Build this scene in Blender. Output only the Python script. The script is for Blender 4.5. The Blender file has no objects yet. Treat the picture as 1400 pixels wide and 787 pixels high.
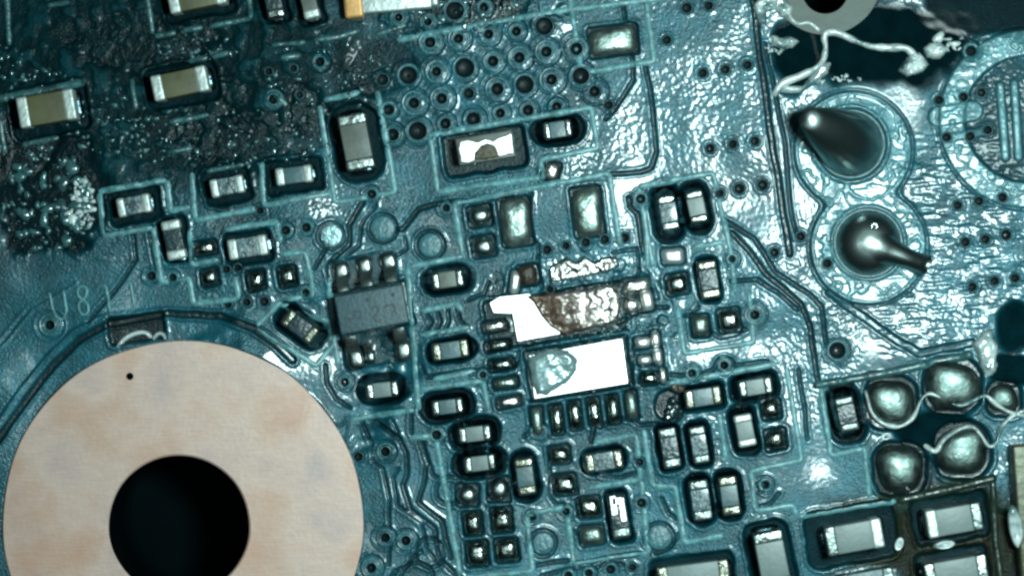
import bpy, bmesh, math, random
import numpy as np
from mathutils import Vector, Matrix

# ------------------------------------------------------------------ camera, light, exposure
S = 0.001                       # one scene unit step: 1 mm stands for one small step on the board
CX, CY = 700.0, 393.5
CAMH = 4.5
scene = bpy.context.scene
COL = scene.collection
cam_d = bpy.data.cameras.new('camera')
cam = bpy.data.objects.new('camera', cam_d); COL.objects.link(cam)
cam.location = (0, 0, CAMH)
cam_d.sensor_width = 36.0
cam_d.lens = 36.0 * CAMH / 1.400
cam_d.clip_start = 0.05; cam_d.clip_end = 60
cam_d.dof.use_dof = True
cam_d.dof.focus_distance = CAMH - 0.012
cam_d.dof.aperture_fstop = 0.32
scene.camera = cam

world = bpy.data.worlds.new('World'); scene.world = world
world.use_nodes = True
world.node_tree.nodes['Background'].inputs[0].default_value = (0.30, 0.75, 0.85, 1)
world.node_tree.nodes['Background'].inputs[1].default_value = 0.012

def lamp(name, loc, target, size, power, col):
    d = bpy.data.lights.new(name, 'AREA'); d.shape = 'DISK'; d.size = size
    d.energy = power; d.color = col
    o = bpy.data.objects.new(name, d); COL.objects.link(o)
    o.location = loc
    o.rotation_euler = (Vector(target) - Vector(loc)).to_track_quat('-Z', 'Y').to_euler()
    return o
lamp('microscope_lamp', (0.80, 0.16, 2.75), (0.25, 0.0, 0), 0.50, 90, (0.75, 1.0, 0.98))
lamp('second_microscope_lamp', (-0.46, -0.10, 2.75), (-0.2, 0, 0), 0.30, 3, (0.78, 1.0, 0.98))

scene.view_settings.view_transform = 'Standard'
scene.view_settings.look = 'None'
scene.view_settings.exposure = 0.18
scene.view_settings.gamma = 1.0
scene.view_settings.use_curve_mapping = False
scene.render.engine = 'CYCLES'
scene.cycles.use_denoising = True
scene.cycles.filter_width = 2.6
scene.cycles.max_bounces = 6
scene.cycles.caustics_reflective = False

rng = random.Random(7)
def W(px, py, z=0.0):
    return Vector(((px - CX) * S, (CY - py) * S, z * S))

# ------------------------------------------------------------------ materials
def mat(name, col, rough=0.4, metal=0.0, var=0.25, vscale=60, bump=0.25, bscale=180,
        coat=0.0, col2=None, spec=0.5, detail=4, rvar=0.0, bdist=0.004, vramp=(0.35, 0.65)):
    m = bpy.data.materials.new(name); m.use_nodes = True
    nt = m.node_tree; N = nt.nodes; L = nt.links
    b = N['Principled BSDF']
    g = N.new('ShaderNodeNewGeometry')
    n1 = N.new('ShaderNodeTexNoise'); n1.inputs['Scale'].default_value = vscale
    n1.inputs['Detail'].default_value = detail
    L.new(g.outputs['Position'], n1.inputs['Vector'])
    r = N.new('ShaderNodeValToRGB')
    c2 = col2 if col2 else tuple(c * (1 - var) for c in col)
    r.color_ramp.elements[0].position = vramp[0]; r.color_ramp.elements[0].color = (*c2, 1)
    r.color_ramp.elements[1].position = vramp[1]; r.color_ramp.elements[1].color = (*col, 1)
    L.new(n1.outputs['Fac'], r.inputs['Fac'])
    L.new(r.outputs['Color'], b.inputs['Base Color'])
    b.inputs['Roughness'].default_value = rough
    if rvar:
        mr = N.new('ShaderNodeMapRange')
        mr.inputs['From Min'].default_value = 0.3; mr.inputs['From Max'].default_value = 0.7
        mr.inputs['To Min'].default_value = max(rough - rvar, .05); mr.inputs['To Max'].default_value = rough + rvar
        n3 = N.new('ShaderNodeTexNoise'); n3.inputs['Scale'].default_value = vscale * 1.7
        L.new(g.outputs['Position'], n3.inputs['Vector'])
        L.new(n3.outputs['Fac'], mr.inputs['Value']); L.new(mr.outputs['Result'], b.inputs['Roughness'])
    b.inputs['Metallic'].default_value = metal
    b.inputs['Specular IOR Level'].default_value = spec
    b.inputs['Coat Weight'].default_value = coat
    b.inputs['Coat Roughness'].default_value = 0.15
    if bump:
        n2 = N.new('ShaderNodeTexNoise'); n2.inputs['Scale'].default_value = bscale
        n2.inputs['Detail'].default_value = 3
        L.new(g.outputs['Position'], n2.inputs['Vector'])
        bp = N.new('ShaderNodeBump'); bp.inputs['Strength'].default_value = bump
        bp.inputs['Distance'].default_value = bdist
        L.new(n2.outputs['Fac'], bp.inputs['Height']); L.new(bp.outputs['Normal'], b.inputs['Normal'])
    return m

def bump_node(N): return [n for n in N if n.type == 'BUMP'][0].outputs['Normal']
def vmat(name, rough=0.33, bump=0.25, bscale=170, spec=0.5):
    """material whose base colour (pigment) and gloss come from mesh attributes"""
    m = mat(name, (1, 1, 1), rough, 0, 0.35, 45, bump, bscale, 0, None, spec)
    nt = m.node_tree; N = nt.nodes; L = nt.links; b = N['Principled BSDF']
    ramp = [n for n in N if n.type == 'VALTORGB'][0]
    a = N.new('ShaderNodeAttribute'); a.attribute_name = 'pigment'
    mx = N.new('ShaderNodeMix'); mx.data_type = 'RGBA'; mx.blend_type = 'MULTIPLY'
    mx.inputs[0].default_value = 1
    L.new(a.outputs['Color'], mx.inputs[6]); L.new(ramp.outputs['Color'], mx.inputs[7])
    L.new(mx.outputs[2], b.inputs['Base Color'])
    b.inputs['Coat Roughness'].default_value = 0.13
    a2 = N.new('ShaderNodeAttribute'); a2.attribute_name = 'gloss'
    L.new(a2.outputs['Fac'], b.inputs['Roughness'])
    a3 = N.new('ShaderNodeAttribute'); a3.attribute_name = 'copper'; L.new(a3.outputs['Fac'], b.inputs['Metallic'])
    a4 = N.new('ShaderNodeAttribute'); a4.attribute_name = 'shine'; L.new(a4.outputs['Fac'], b.inputs['Specular IOR Level'])
    mw = N.new('ShaderNodeMath'); mw.operation = 'MULTIPLY'; mw.inputs[1].default_value = 0.90; mw.use_clamp = True
    L.new(a4.outputs['Fac'], mw.inputs[0]); L.new(mw.outputs[0], b.inputs['Coat Weight'])
    return m

M = {}
M['board'] = vmat('solder_mask', 0.33, 0.36, 330, 0.6)
M['silk'] = mat('silkscreen_paint', (0.12, 0.32, 0.35), 0.42, 0, 0.5, 70, 0.45, 150, 0.15)
M['silk_dull'] = mat('silkscreen_paint_grimy', (0.045, 0.14, 0.15), 0.35, 0, 0.6, 60, 0.4, 200, 0.3)
M['silk_olive'] = mat('flux_stained_paint', (0.022, 0.042, 0.030), 0.35, 0, 0.5, 60, 0.3, 160, 0.4)
M['via_lip'] = mat('via_lip_mask', (0.035, 0.15, 0.175), 0.33, 0, 0.5, 90, 0.3, 220, 0.2)
M['via_hole'] = mat('via_hole_dark', (0.002, 0.010, 0.013), 0.5, 0, 0.3, 90, 0.2, 220)
M['tin'] = mat('tinned_end', (0.31, 0.36, 0.345), 0.30, 0.95, 0.35, 60, 0.30, 150, rvar=0.1)
M['tin_white'] = mat('frosted_tin_end', (0.58, 0.65, 0.62), 0.45, 0.5, 0.25, 50, 0.35, 120)
M['tin_gold'] = mat('yellowed_tin_end', (0.29, 0.30, 0.24), 0.30, 0.85, 0.45, 60, 0.35, 140, rvar=0.1)
M['tin_dull'] = mat('tarnished_end', (0.22, 0.27, 0.26), 0.36, 0.85, 0.45, 60, 0.35, 140, rvar=0.1)
M['solder'] = mat('solder', (0.30, 0.36, 0.33), 0.25, 1.0, 0.4, 50, 0.30, 110, rvar=0.1)
M['solder_dull'] = mat('dull_solder', (0.26, 0.34, 0.31), 0.40, 0.9, 0.35, 50, 0.35, 120, rvar=0.08)
M['solder_dark'] = mat('dark_smooth_solder', (0.36, 0.44, 0.43), 0.31, 1.0, 0.25, 14, 0.06, 60)
M['solder_bump'] = mat('brushed_solder', (0.15, 0.205, 0.19), 0.45, 1.0, 0.35, 40, 0.22, 120, rvar=0.1)
M['fillet'] = mat('solder_fillet', (0.10, 0.17, 0.19), 0.22, 1.0, 0.5, 50, 0.25, 90)
M['plate'] = mat('bare_bright_plate', (0.93, 0.95, 0.93), 0.42, 0.9, 0.08, 90, 0.10, 160)
M['foil'] = mat('torn_silver_foil', (0.75, 0.74, 0.70), 0.35, 1.0, 0.35, 60, 0.6, 120, rvar=0.1)
M['c_olive'] = mat('ceramic_olive', (0.105, 0.105, 0.05), 0.42, 0, 0.35, 40, 0.07, 150)
M['c_pale'] = mat('ceramic_pale_grey', (0.140, 0.190, 0.185), 0.42, 0, 0.2, 45, 0.07, 150)
M['c_tan'] = mat('ceramic_tan_grey', (0.105, 0.125, 0.105), 0.42, 0, 0.35, 45, 0.07, 150)
M['c_slate'] = mat('ceramic_slate', (0.05, 0.115, 0.13), 0.38, 0, 0.3, 60, 0.1, 150)
M['c_dark'] = mat('ceramic_dark', (0.014, 0.04, 0.05), 0.32, 0, 0.4, 60, 0.35, 150)
M['c_speck'] = mat('resistor_glass', (0.12, 0.20, 0.225), 0.28, 0, 0.75, 130, 0.6, 190, coat=0.5)
M['c_brown'] = mat('ceramic_brown', (0.10, 0.065, 0.05), 0.42, 0, 0.4, 60, 0.3, 150)
M['chip'] = mat('chip_epoxy', (0.034, 0.084, 0.102), 0.48, 0, 0.22, 35, 0.25, 220)
M['chip_ink'] = mat('chip_marking', (0.005, 0.014, 0.018), 0.5, 0, 0.2, 60, 0.1, 200)
M['copper'] = mat('tarnished_copper', (0.50, 0.47, 0.425), 0.5, 0.35, 0.3, 10, 0.05, 160, rvar=.08, col2=(0.45, 0.37, 0.315), detail=8)
nt_ = M['copper'].node_tree; rp_ = [n for n in nt_.nodes if n.type == 'VALTORGB'][0].color_ramp
rp_.elements[0].position = .30; rp_.elements[0].color = (0.53, 0.315, 0.235, 1); rp_.elements[1].position = .72; rp_.elements[1].color = (0.43, 0.34, 0.33, 1)
for p_, c_ in ((.42, (0.555, 0.365, 0.295)), (.52, (0.59, 0.425, 0.365)), (.62, (0.54, 0.39, 0.35))):
    el_ = rp_.elements.new(p_); el_.color = (*c_, 1)
N_ = nt_.nodes; b_ = N_['Principled BSDF']; g_ = [n for n in N_ if n.type == 'NEW_GEOMETRY'][0]
mp_ = N_.new('ShaderNodeMapping'); mp_.inputs['Rotation'].default_value = (0, 0, .25); mp_.inputs['Scale'].default_value = (40, 420, 1)
ns_ = N_.new('ShaderNodeTexNoise'); ns_.inputs['Scale'].default_value = 1; ns_.inputs['Detail'].default_value = 4
rm_ = N_.new('ShaderNodeMapRange'); rm_.inputs['From Min'].default_value = .3; rm_.inputs['From Max'].default_value = .7; rm_.inputs['To Min'].default_value = .90; rm_.inputs['To Max'].default_value = 1.05
mx_ = N_.new('ShaderNodeMix'); mx_.data_type = 'RGBA'; mx_.blend_type = 'MULTIPLY'; mx_.inputs[0].default_value = 1
nt_.links.new(g_.outputs['Position'], mp_.inputs['Vector']); nt_.links.new(mp_.outputs[0], ns_.inputs['Vector']); nt_.links.new(ns_.outputs['Fac'], rm_.inputs['Value'])
cr_ = [n for n in N_ if n.type == 'VALTORGB'][0]
nt_.links.new(cr_.outputs['Color'], mx_.inputs[6]); nt_.links.new(rm_.outputs[0], mx_.inputs[7]); nt_.links.new(mx_.outputs[2], b_.inputs['Base Color'])
M['copper_edge'] = mat('copper_edge', (0.35, 0.17, 0.10), 0.5, 0.5, 0.3, 20, 0.1, 120)
M['void'] = mat('hole_wall_dark', (0.002, 0.004, 0.005), 0.9, 0, 0.3, 20, 0.1, 60, spec=0.0)  # near black: the shade down the holes is put into the colour
M['orange'] = mat('copper_orange', (0.75, 0.40, 0.14), 0.45, 0.3, 0.3, 40, 0.2, 100)
M['scorch'] = mat('scorched_epoxy', (0.085, 0.065, 0.05), 0.40, 0.2, 0.75, 90, 0.9, 130, rvar=0.1)
M['burnt'] = mat('burnt_ceramic', (0.085, 0.07, 0.035), 0.55, 0, 0.5, 50, 0.4, 130)
M['resin'] = mat('grey_resin', (0.24, 0.36, 0.37), 0.28, 0.2, 0.35, 45, 0.35, 90, coat=0.8)
M['flux_glare'] = mat('painted_flux_glare', (0.72, 0.82, 0.80), 0.2, 0.0, 0.35, 34, 0.4, 70, coat=0.8, col2=(0.10, 0.20, 0.21), vramp=(0.36, 0.56))  # white stands in for lamp glare on the edges of clear flux
M['flux_clear'] = mat('glossy_flux', (0.05, 0.14, 0.15), 0.12, 0.0, 0.5, 40, 0.2, 90, coat=1.0, spec=0.8)
M['flux_dark'] = mat('dark_flux', (0.006, 0.026, 0.030), 0.16, 0.0, 0.5, 40, 0.2, 90, coat=0.6)
M['pale_pad'] = mat('pale_olive_pad', (0.038, 0.062, 0.048), 0.5, 0.0, 0.2, 20, 0.1, 90)
M['shield'] = mat('olive_shield_metal', (0.055, 0.060, 0.030), 0.38, 0.3, 0.4, 16, 0.2, 90)
M['bench'] = mat('bench_surface', (0.002, 0.005, 0.006), 0.9, 0, 0.3, 6, 0.2, 30, spec=0.0)  # blackened so the drilled hole looks unlit; its shade is in this colour
M['test_bright'] = mat('bare_test_pad', (0.30, 0.48, 0.50), 0.36, 0.6, 0.3, 90, 0.5, 160)
M['test_mask'] = mat('masked_test_pad', (0.045, 0.16, 0.19), 0.36, 0, 0.3, 60, 0.35, 170)

M['char'] = vmat('charred_foil', 0.4, 0.22, 120)
M['flux_glare'].node_tree.nodes['Principled BSDF'].inputs['Transmission Weight'].default_value = 0.22
M['flux_glare'].node_tree.nodes['Principled BSDF'].inputs['IOR'].default_value = 1.42
# ------------------------------------------------------------------ numpy height field of the board
def vnoise(X, Y, wl, seed, ax=0.0):
    t = np.random.RandomState(seed).rand(256, 256)
    c, s = math.cos(0.6 + seed + ax), math.sin(0.6 + seed + ax)
    U = (X * c - Y * s) / wl + 512.3; V = (X * s + Y * c) / wl + 512.7
    iu = np.floor(U).astype(int); iv = np.floor(V).astype(int)
    fu = U - iu; fv = V - iv
    fu = fu**3 * (fu * (fu * 6 - 15) + 10); fv = fv**3 * (fv * (fv * 6 - 15) + 10)
    a = t[iu % 256, iv % 256]; b = t[(iu + 1) % 256, iv % 256]
    d = t[iu % 256, (iv + 1) % 256]; e = t[(iu + 1) % 256, (iv + 1) % 256]
    return (a * (1 - fu) + b * fu) * (1 - fv) + (d * (1 - fu) + e * fu) * fv - 0.5
def sst(a, b, x):
    t = np.clip((x - a) / (b - a), 0, 1); return t * t * (3 - 2 * t)

STEP = 1.4
xs = np.concatenate([np.arange(-380, -40, 9.0), np.arange(-40, 1441, STEP), np.arange(1449, 1790, 9.0)])
ys = np.concatenate([np.arange(-300, -36, 9.0), np.arange(-36, 824, STEP), np.arange(832, 1100, 9.0)])
X, Y = np.meshgrid(xs, ys)
H = np.zeros_like(X); C = np.zeros(X.shape + (3,)); G = np.full(X.shape, 0.38); CU = np.full(X.shape, 0.20); SH = np.full(X.shape, 0.5)
MASK = np.array((0.0075, 0.092, 0.124)); GAP = np.array((0.004, 0.026, 0.036)); BLACK = np.array((0.0012, 0.010, 0.013))
PALE = np.array((0.15, 0.36, 0.40)); CRUST = np.array((0.006, 0.060, 0.074)); LAM_SHADE = np.array((0.0018, 0.017, 0.021))
C[:] = MASK

def blob(cx, cy, rx, ry, soft=0.5):
    d = np.sqrt(((X - cx) / rx)**2 + ((Y - cy) / ry)**2) + 0.35 * vnoise(X, Y, 40, 91) + 0.2 * vnoise(X, Y, 15, 92)
    return 1 - sst(1 - soft / 2, 1 + soft / 2, d)
# shade of the crowded corner put into the pigment, over a darker laminate tone
corner_shade = blob(210, 90, 330, 190, 0.7)
C[:] = C * (1 - corner_shade[..., None]) + LAM_SHADE * corner_shade[..., None]
CU *= 1 - .85 * corner_shade; SH -= .45 * corner_shade
lam2 = blob(1290, 720, 150, 70, 0.5)
C[:] = C * (1 - .9 * lam2[..., None]) + np.array((0.014, 0.020, 0.010)) * .9 * lam2[..., None]
tone = 1 + 0.5 * vnoise(X, Y, 120, 3) + 0.35 * vnoise(X, Y, 30, 4)
CU *= 1 - .9 * lam2; SH -= .4 * lam2
C *= tone[..., None]

# waviness
H += 11.0 * vnoise(X, Y, 170, 11) + 5.2 * vnoise(X, Y, 70, 12)
rough = np.clip(0.48 + 1.3 * vnoise(X, Y, 80, 21), 0.06, 1.0)
for (cx, cy, rx, ry, v) in [(60, 410, 130, 80, .25), (80, 540, 120, 90, .25), (560, 680, 75, 120, .12), (1110, 650, 70, 50, .25),
                            (960, 470, 80, 30, .3), (740, 740, 120, 50, .15), (940, 730, 70, 60, .2), (420, 540, 80, 60, .25),
                            (990, 120, 130, 120, .55), (880, 170, 60, 60, .55), (250, 140, 330, 160, .5), (800, 440, 150, 120, .9), (1080, 640, 110, 70, .15), (850, 680, 160, 90, .2), (960, 450, 90, 50, .2),
                            (330, 300, 180, 80, .7), (650, 120, 150, 90, .8), (1120, 470, 60, 60, 1.0), (1300, 330, 120, 130, .55), (930, 590, 60, 80, .9)]:
    b = blob(cx, cy, rx, ry, 0.6); rough = rough * (1 - b) + v * b
med = vnoise(X, Y, 22, 31) + 0.6 * vnoise(X, Y, 13, 32)
fine = vnoise(X, Y, 7.5, 33) + 0.7 * vnoise(X, Y, 4.6, 34)
ridg = 1 - 2 * np.abs(vnoise(X, Y, 16, 35) + .4 * vnoise(X, Y, 8, 36)) * 2
grain = vnoise(X, Y, 3.4, 43)
H += rough * (0.45 * med + 0.20 * fine + .42 * grain) + .35 * grain * np.clip(rough, .2, 1)
H += blob(410, 520, 120, 100, .8) * (-.20 * (X - 410) + .05 * (Y - 520))
crust = blob(210, 110, 260, 150, .6) * 0.8 + blob(810, 430, 120, 90, .5) + blob(70, 270, 90, 90, .5) + blob(640, 20, 150, 30, .5)
crust = np.clip(crust, 0, 1.1)
lumps = sst(0.05, 0.32, vnoise(X, Y, 17, 37) + .6 * vnoise(X, Y, 9, 38))
H += crust * (2.8 * lumps + .5 * ridg)
H += 0.6 * blob(1290, 330, 140, 150, .6) * vnoise(X * .3, Y, 5, 39) * 2.6      # brushed streaks in the wet flux on the big copper area
mixc = (crust * lumps * 0.55)[..., None]
C[:] = C * (1 - mixc) + CRUST * mixc
G += 0.10 * vnoise(X, Y, 60, 41) - 0.05 * crust

def win(x0, y0, x1, y1):
    i0 = max(np.searchsorted(xs, x0) - 1, 0); i1 = np.searchsorted(xs, x1) + 1
    j0 = max(np.searchsorted(ys, y0) - 1, 0); j1 = np.searchsorted(ys, y1) + 1
    return slice(j0, j1), slice(i0, i1)
def polyd(x, y, pts):
    d = np.full(x.shape, 1e9)
    for (ax, ay), (bx, by) in zip(pts[:-1], pts[1:]):
        vx, vy = bx - ax, by - ay; l2 = vx * vx + vy * vy + 1e-9
        t = np.clip(((x - ax) * vx + (y - ay) * vy) / l2, 0, 1)
        d = np.minimum(d, np.hypot(x - ax - t * vx, y - ay - t * vy))
    return d
def lerpC(w, m, col):
    if np.sum(col) < .2: CU[w] *= 1 - .9 * m; SH[w] = SH[w] * (1 - m) + .22 * m
    C[w] = C[w] * (1 - m[..., None]) + np.asarray(col) * m[..., None]
def groove(pts, w=4.5, d=3.0, col=GAP, lip=.55, mix=0.85):
    px = [p[0] for p in pts]; py = [p[1] for p in pts]
    k = win(min(px) - 20, min(py) - 20, max(px) + 20, max(py) + 20)
    D = polyd(X[k] + 2 * vnoise(X[k], Y[k], 25, 51), Y[k] + 2 * vnoise(X[k], Y[k], 25, 52), pts)
    m = 1 - sst(w * .5 - 1.3, w * .5 + 1.5, D)
    H[k] += -d * m + lip * np.exp(-((D - w * .5 - 3.2) / 1.8)**2)
    lerpC(k, m * mix, col)
def ridge(pts, w=8, h=2.0, col=None, mix=0.5):
    px = [p[0] for p in pts]; py = [p[1] for p in pts]
    k = win(min(px) - 20, min(py) - 20, max(px) + 20, max(py) + 20)
    D = polyd(X[k], Y[k], pts); m = 1 - sst(w * .5 - 1.5, w * .5 + 1.8, D)
    H[k] += h * m
    if col is not None: lerpC(k, m * mix, col)
def rr(x, y, cx, cy, w, h, ang, r):
    a = math.radians(ang); c, s = math.cos(a), math.sin(a)
    u = (x - cx) * c - (y - cy) * s; v = (x - cx) * s + (y - cy) * c
    qx = np.abs(u) - w / 2 + r; qy = np.abs(v) - h / 2 + r
    return np.hypot(np.maximum(qx, 0), np.maximum(qy, 0)) + np.minimum(np.maximum(qx, qy), 0) - r
def pit(cx, cy, w, h, ang=9, r=8, depth=6, edge=2.5, col=LAM_SHADE, lip=1.2, mix=.9, flat=True, wob=2.5, sp=None):
    R = max(w, h) * .75 + 20
    k = win(cx - R, cy - R, cx + R, cy + R)
    D = rr(X[k], Y[k], cx, cy, w, h, ang, r) + wob * vnoise(X[k], Y[k], 18, 61) + wob * .6 * vnoise(X[k], Y[k], 8, 62)
    m = 1 - sst(-edge, edge, D)
    if flat: H[k] = H[k] * (1 - .6 * m)
    H[k] += -depth * m + lip * np.exp(-((D - edge - 2) / 2.2)**2)
    lerpC(k, m * mix, col)
    if sp is not None: SH[k] = SH[k] * (1 - m) + sp * m
def disc(cx, cy, r, dh, col=None, mix=.9, edge=1.5, lip=0.0, gl=None):
    k = win(cx - r - 25, cy - r - 25, cx + r + 25, cy + r + 25)
    D = np.hypot(X[k] - cx, Y[k] - cy) - r
    m = 1 - sst(-edge, edge, D)
    H[k] += dh * m + lip * np.exp(-((D - edge - 2) / 2)**2)
    if col is not None: lerpC(k, m * mix, col)
    if gl is not None: G[k] = G[k] * (1 - m) + gl * m

# ---- dark flux pools (dark resin, glossy)
def pool(cx, cy, rx, ry, col=BLACK, depth=2.0, gl=.18, soft=.3, mix=.95, smooth=.7, sp=.3):
    b = blob(cx, cy, rx, ry, soft)
    H[:] = H * (1 - smooth * b) - depth * b
    lerpC((slice(None), slice(None)), b * mix, col)
    G[:] = G * (1 - b) + gl * b; SH[:] = SH * (1 - b) + sp * b
pool(60, 265, 85, 85, mix=.97, smooth=.8, sp=.1)
pool(30, 195, 50, 45, mix=.8, smooth=.3)
pool(640, 10, 75, 26, smooth=.4)
pool(1215, 60, 140, 62, depth=4, smooth=.95, sp=0.0, gl=.3, mix=1)
pool(1345, 12, 95, 42, depth=3, smooth=.9, sp=.02, gl=.3, mix=.95)
pool(1085, 70, 32, 50, depth=4, smooth=.95, sp=0.0, gl=.3, mix=1)
pool(1388, 450, 24, 36, depth=5, smooth=.9, sp=0.0)
pool(1390, 505, 40, 22, depth=4, smooth=.9, sp=0.0)
pool(1285, 590, 55, 28, depth=5, smooth=.9, sp=0.0)
pool(1260, 650, 30, 30, depth=3, mix=.7)
pool(1300, 745, 120, 60, depth=3, mix=.85, sp=.06, col=np.array((0.011, 0.013, 0.006)))
pool(915, 553, 20, 22, depth=2)
pool(190, 60, 110, 40, mix=.6, smooth=.6, col=LAM_SHADE * .5, sp=.1)
pool(330, 190, 90, 40, mix=.6, smooth=.2, col=LAM_SHADE * .5, sp=.1)
pool(420, 170, 30, 60, mix=.6, smooth=.3, col=LAM_SHADE * .5, sp=.1)
pool(300, 130, 50, 30, mix=.5, smooth=.3, col=LAM_SHADE * .5, sp=.1)
pool(520, 90, 40, 40, mix=.5, smooth=.3, col=LAM_SHADE * .6, sp=.1)
pool(765, 452, 60, 6, mix=.9, depth=1)
pool(680, 395, 12, 28, mix=.6, depth=1, smooth=.2)

# ---- copper mesh rings showing through the mask
def meshring(cx, cy, r0, r1, ext=0):
    k = win(cx - r1 - 12, cy - r1 - 12, cx + r1 + 12, cy + r1 + 12)
    D = np.hypot(X[k] - cx, Y[k] - cy)
    m = (1 - sst(r1 - 2, r1 + 2, D)) * sst(r0 - 2, r0 + 2, D)
    nz = np.abs(vnoise(X[k], Y[k], 15, 71) + .5 * vnoise(X[k], Y[k], 8, 72))
    ln = 1 - sst(0.03, 0.10, nz)
    H[k] = H[k] * (1 - .5 * m) + m * (2.2 + 1.4 * ln)
    lerpC(k, m * (0.45 + .4 * ln), PALE)
    H[k] -= 2.0 * np.exp(-((D - r1 - 2.5) / 2.0)**2)
    return k, m
k = win(1070, 110, 1285, 430)
D1 = np.hypot(X[k] - 1166, Y[k] - 205) - 80; D2 = np.hypot(X[k] - 1187, Y[k] - 337) - 79
hh_ = np.clip(.5 + .5 * (D2 - D1) / 14, 0, 1); DU = D2 * (1 - hh_) + D1 * hh_ - 14 * hh_ * (1 - hh_)
m = 1 - sst(-2, 2, DU)
nz = np.abs(vnoise(X[k], Y[k], 17, 71) + .5 * vnoise(X[k], Y[k], 9, 72)); ln = 1 - sst(0.03, 0.11, nz)
H[k] = H[k] * (1 - .5 * m) + m * (2.2 + 1.3 * ln) - 2.0 * np.exp(-((DU - 2.5) / 2.0)**2) + 1.0 * np.exp(-((DU + 3) / 2.0)**2)
lerpC(k, m * (0.35 + .45 * ln), PALE)
meshring(1405, 163, 88, 121)
k = win(1300, 70, 1440, 260)
D = np.hypot(X[k] - 1405, Y[k] - 163); m = 1 - sst(84, 88, D)
lerpC(k, m * .55, LAM_SHADE); H[k] -= 2 * m; SH[k] *= 1 - .6 * m
ridge([(1367, 118), (1374, 215)], 9, 2.2, PALE, .7); ridge([(1386, 115), (1392, 215)], 9, 2.2, PALE, .7)
ridge([(1283, 160), (1330, 152)], 26, 2.0, PALE, .5); ridge([(1290, 190), (1345, 180)], 10, 1.5, PALE, .4)

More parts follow.
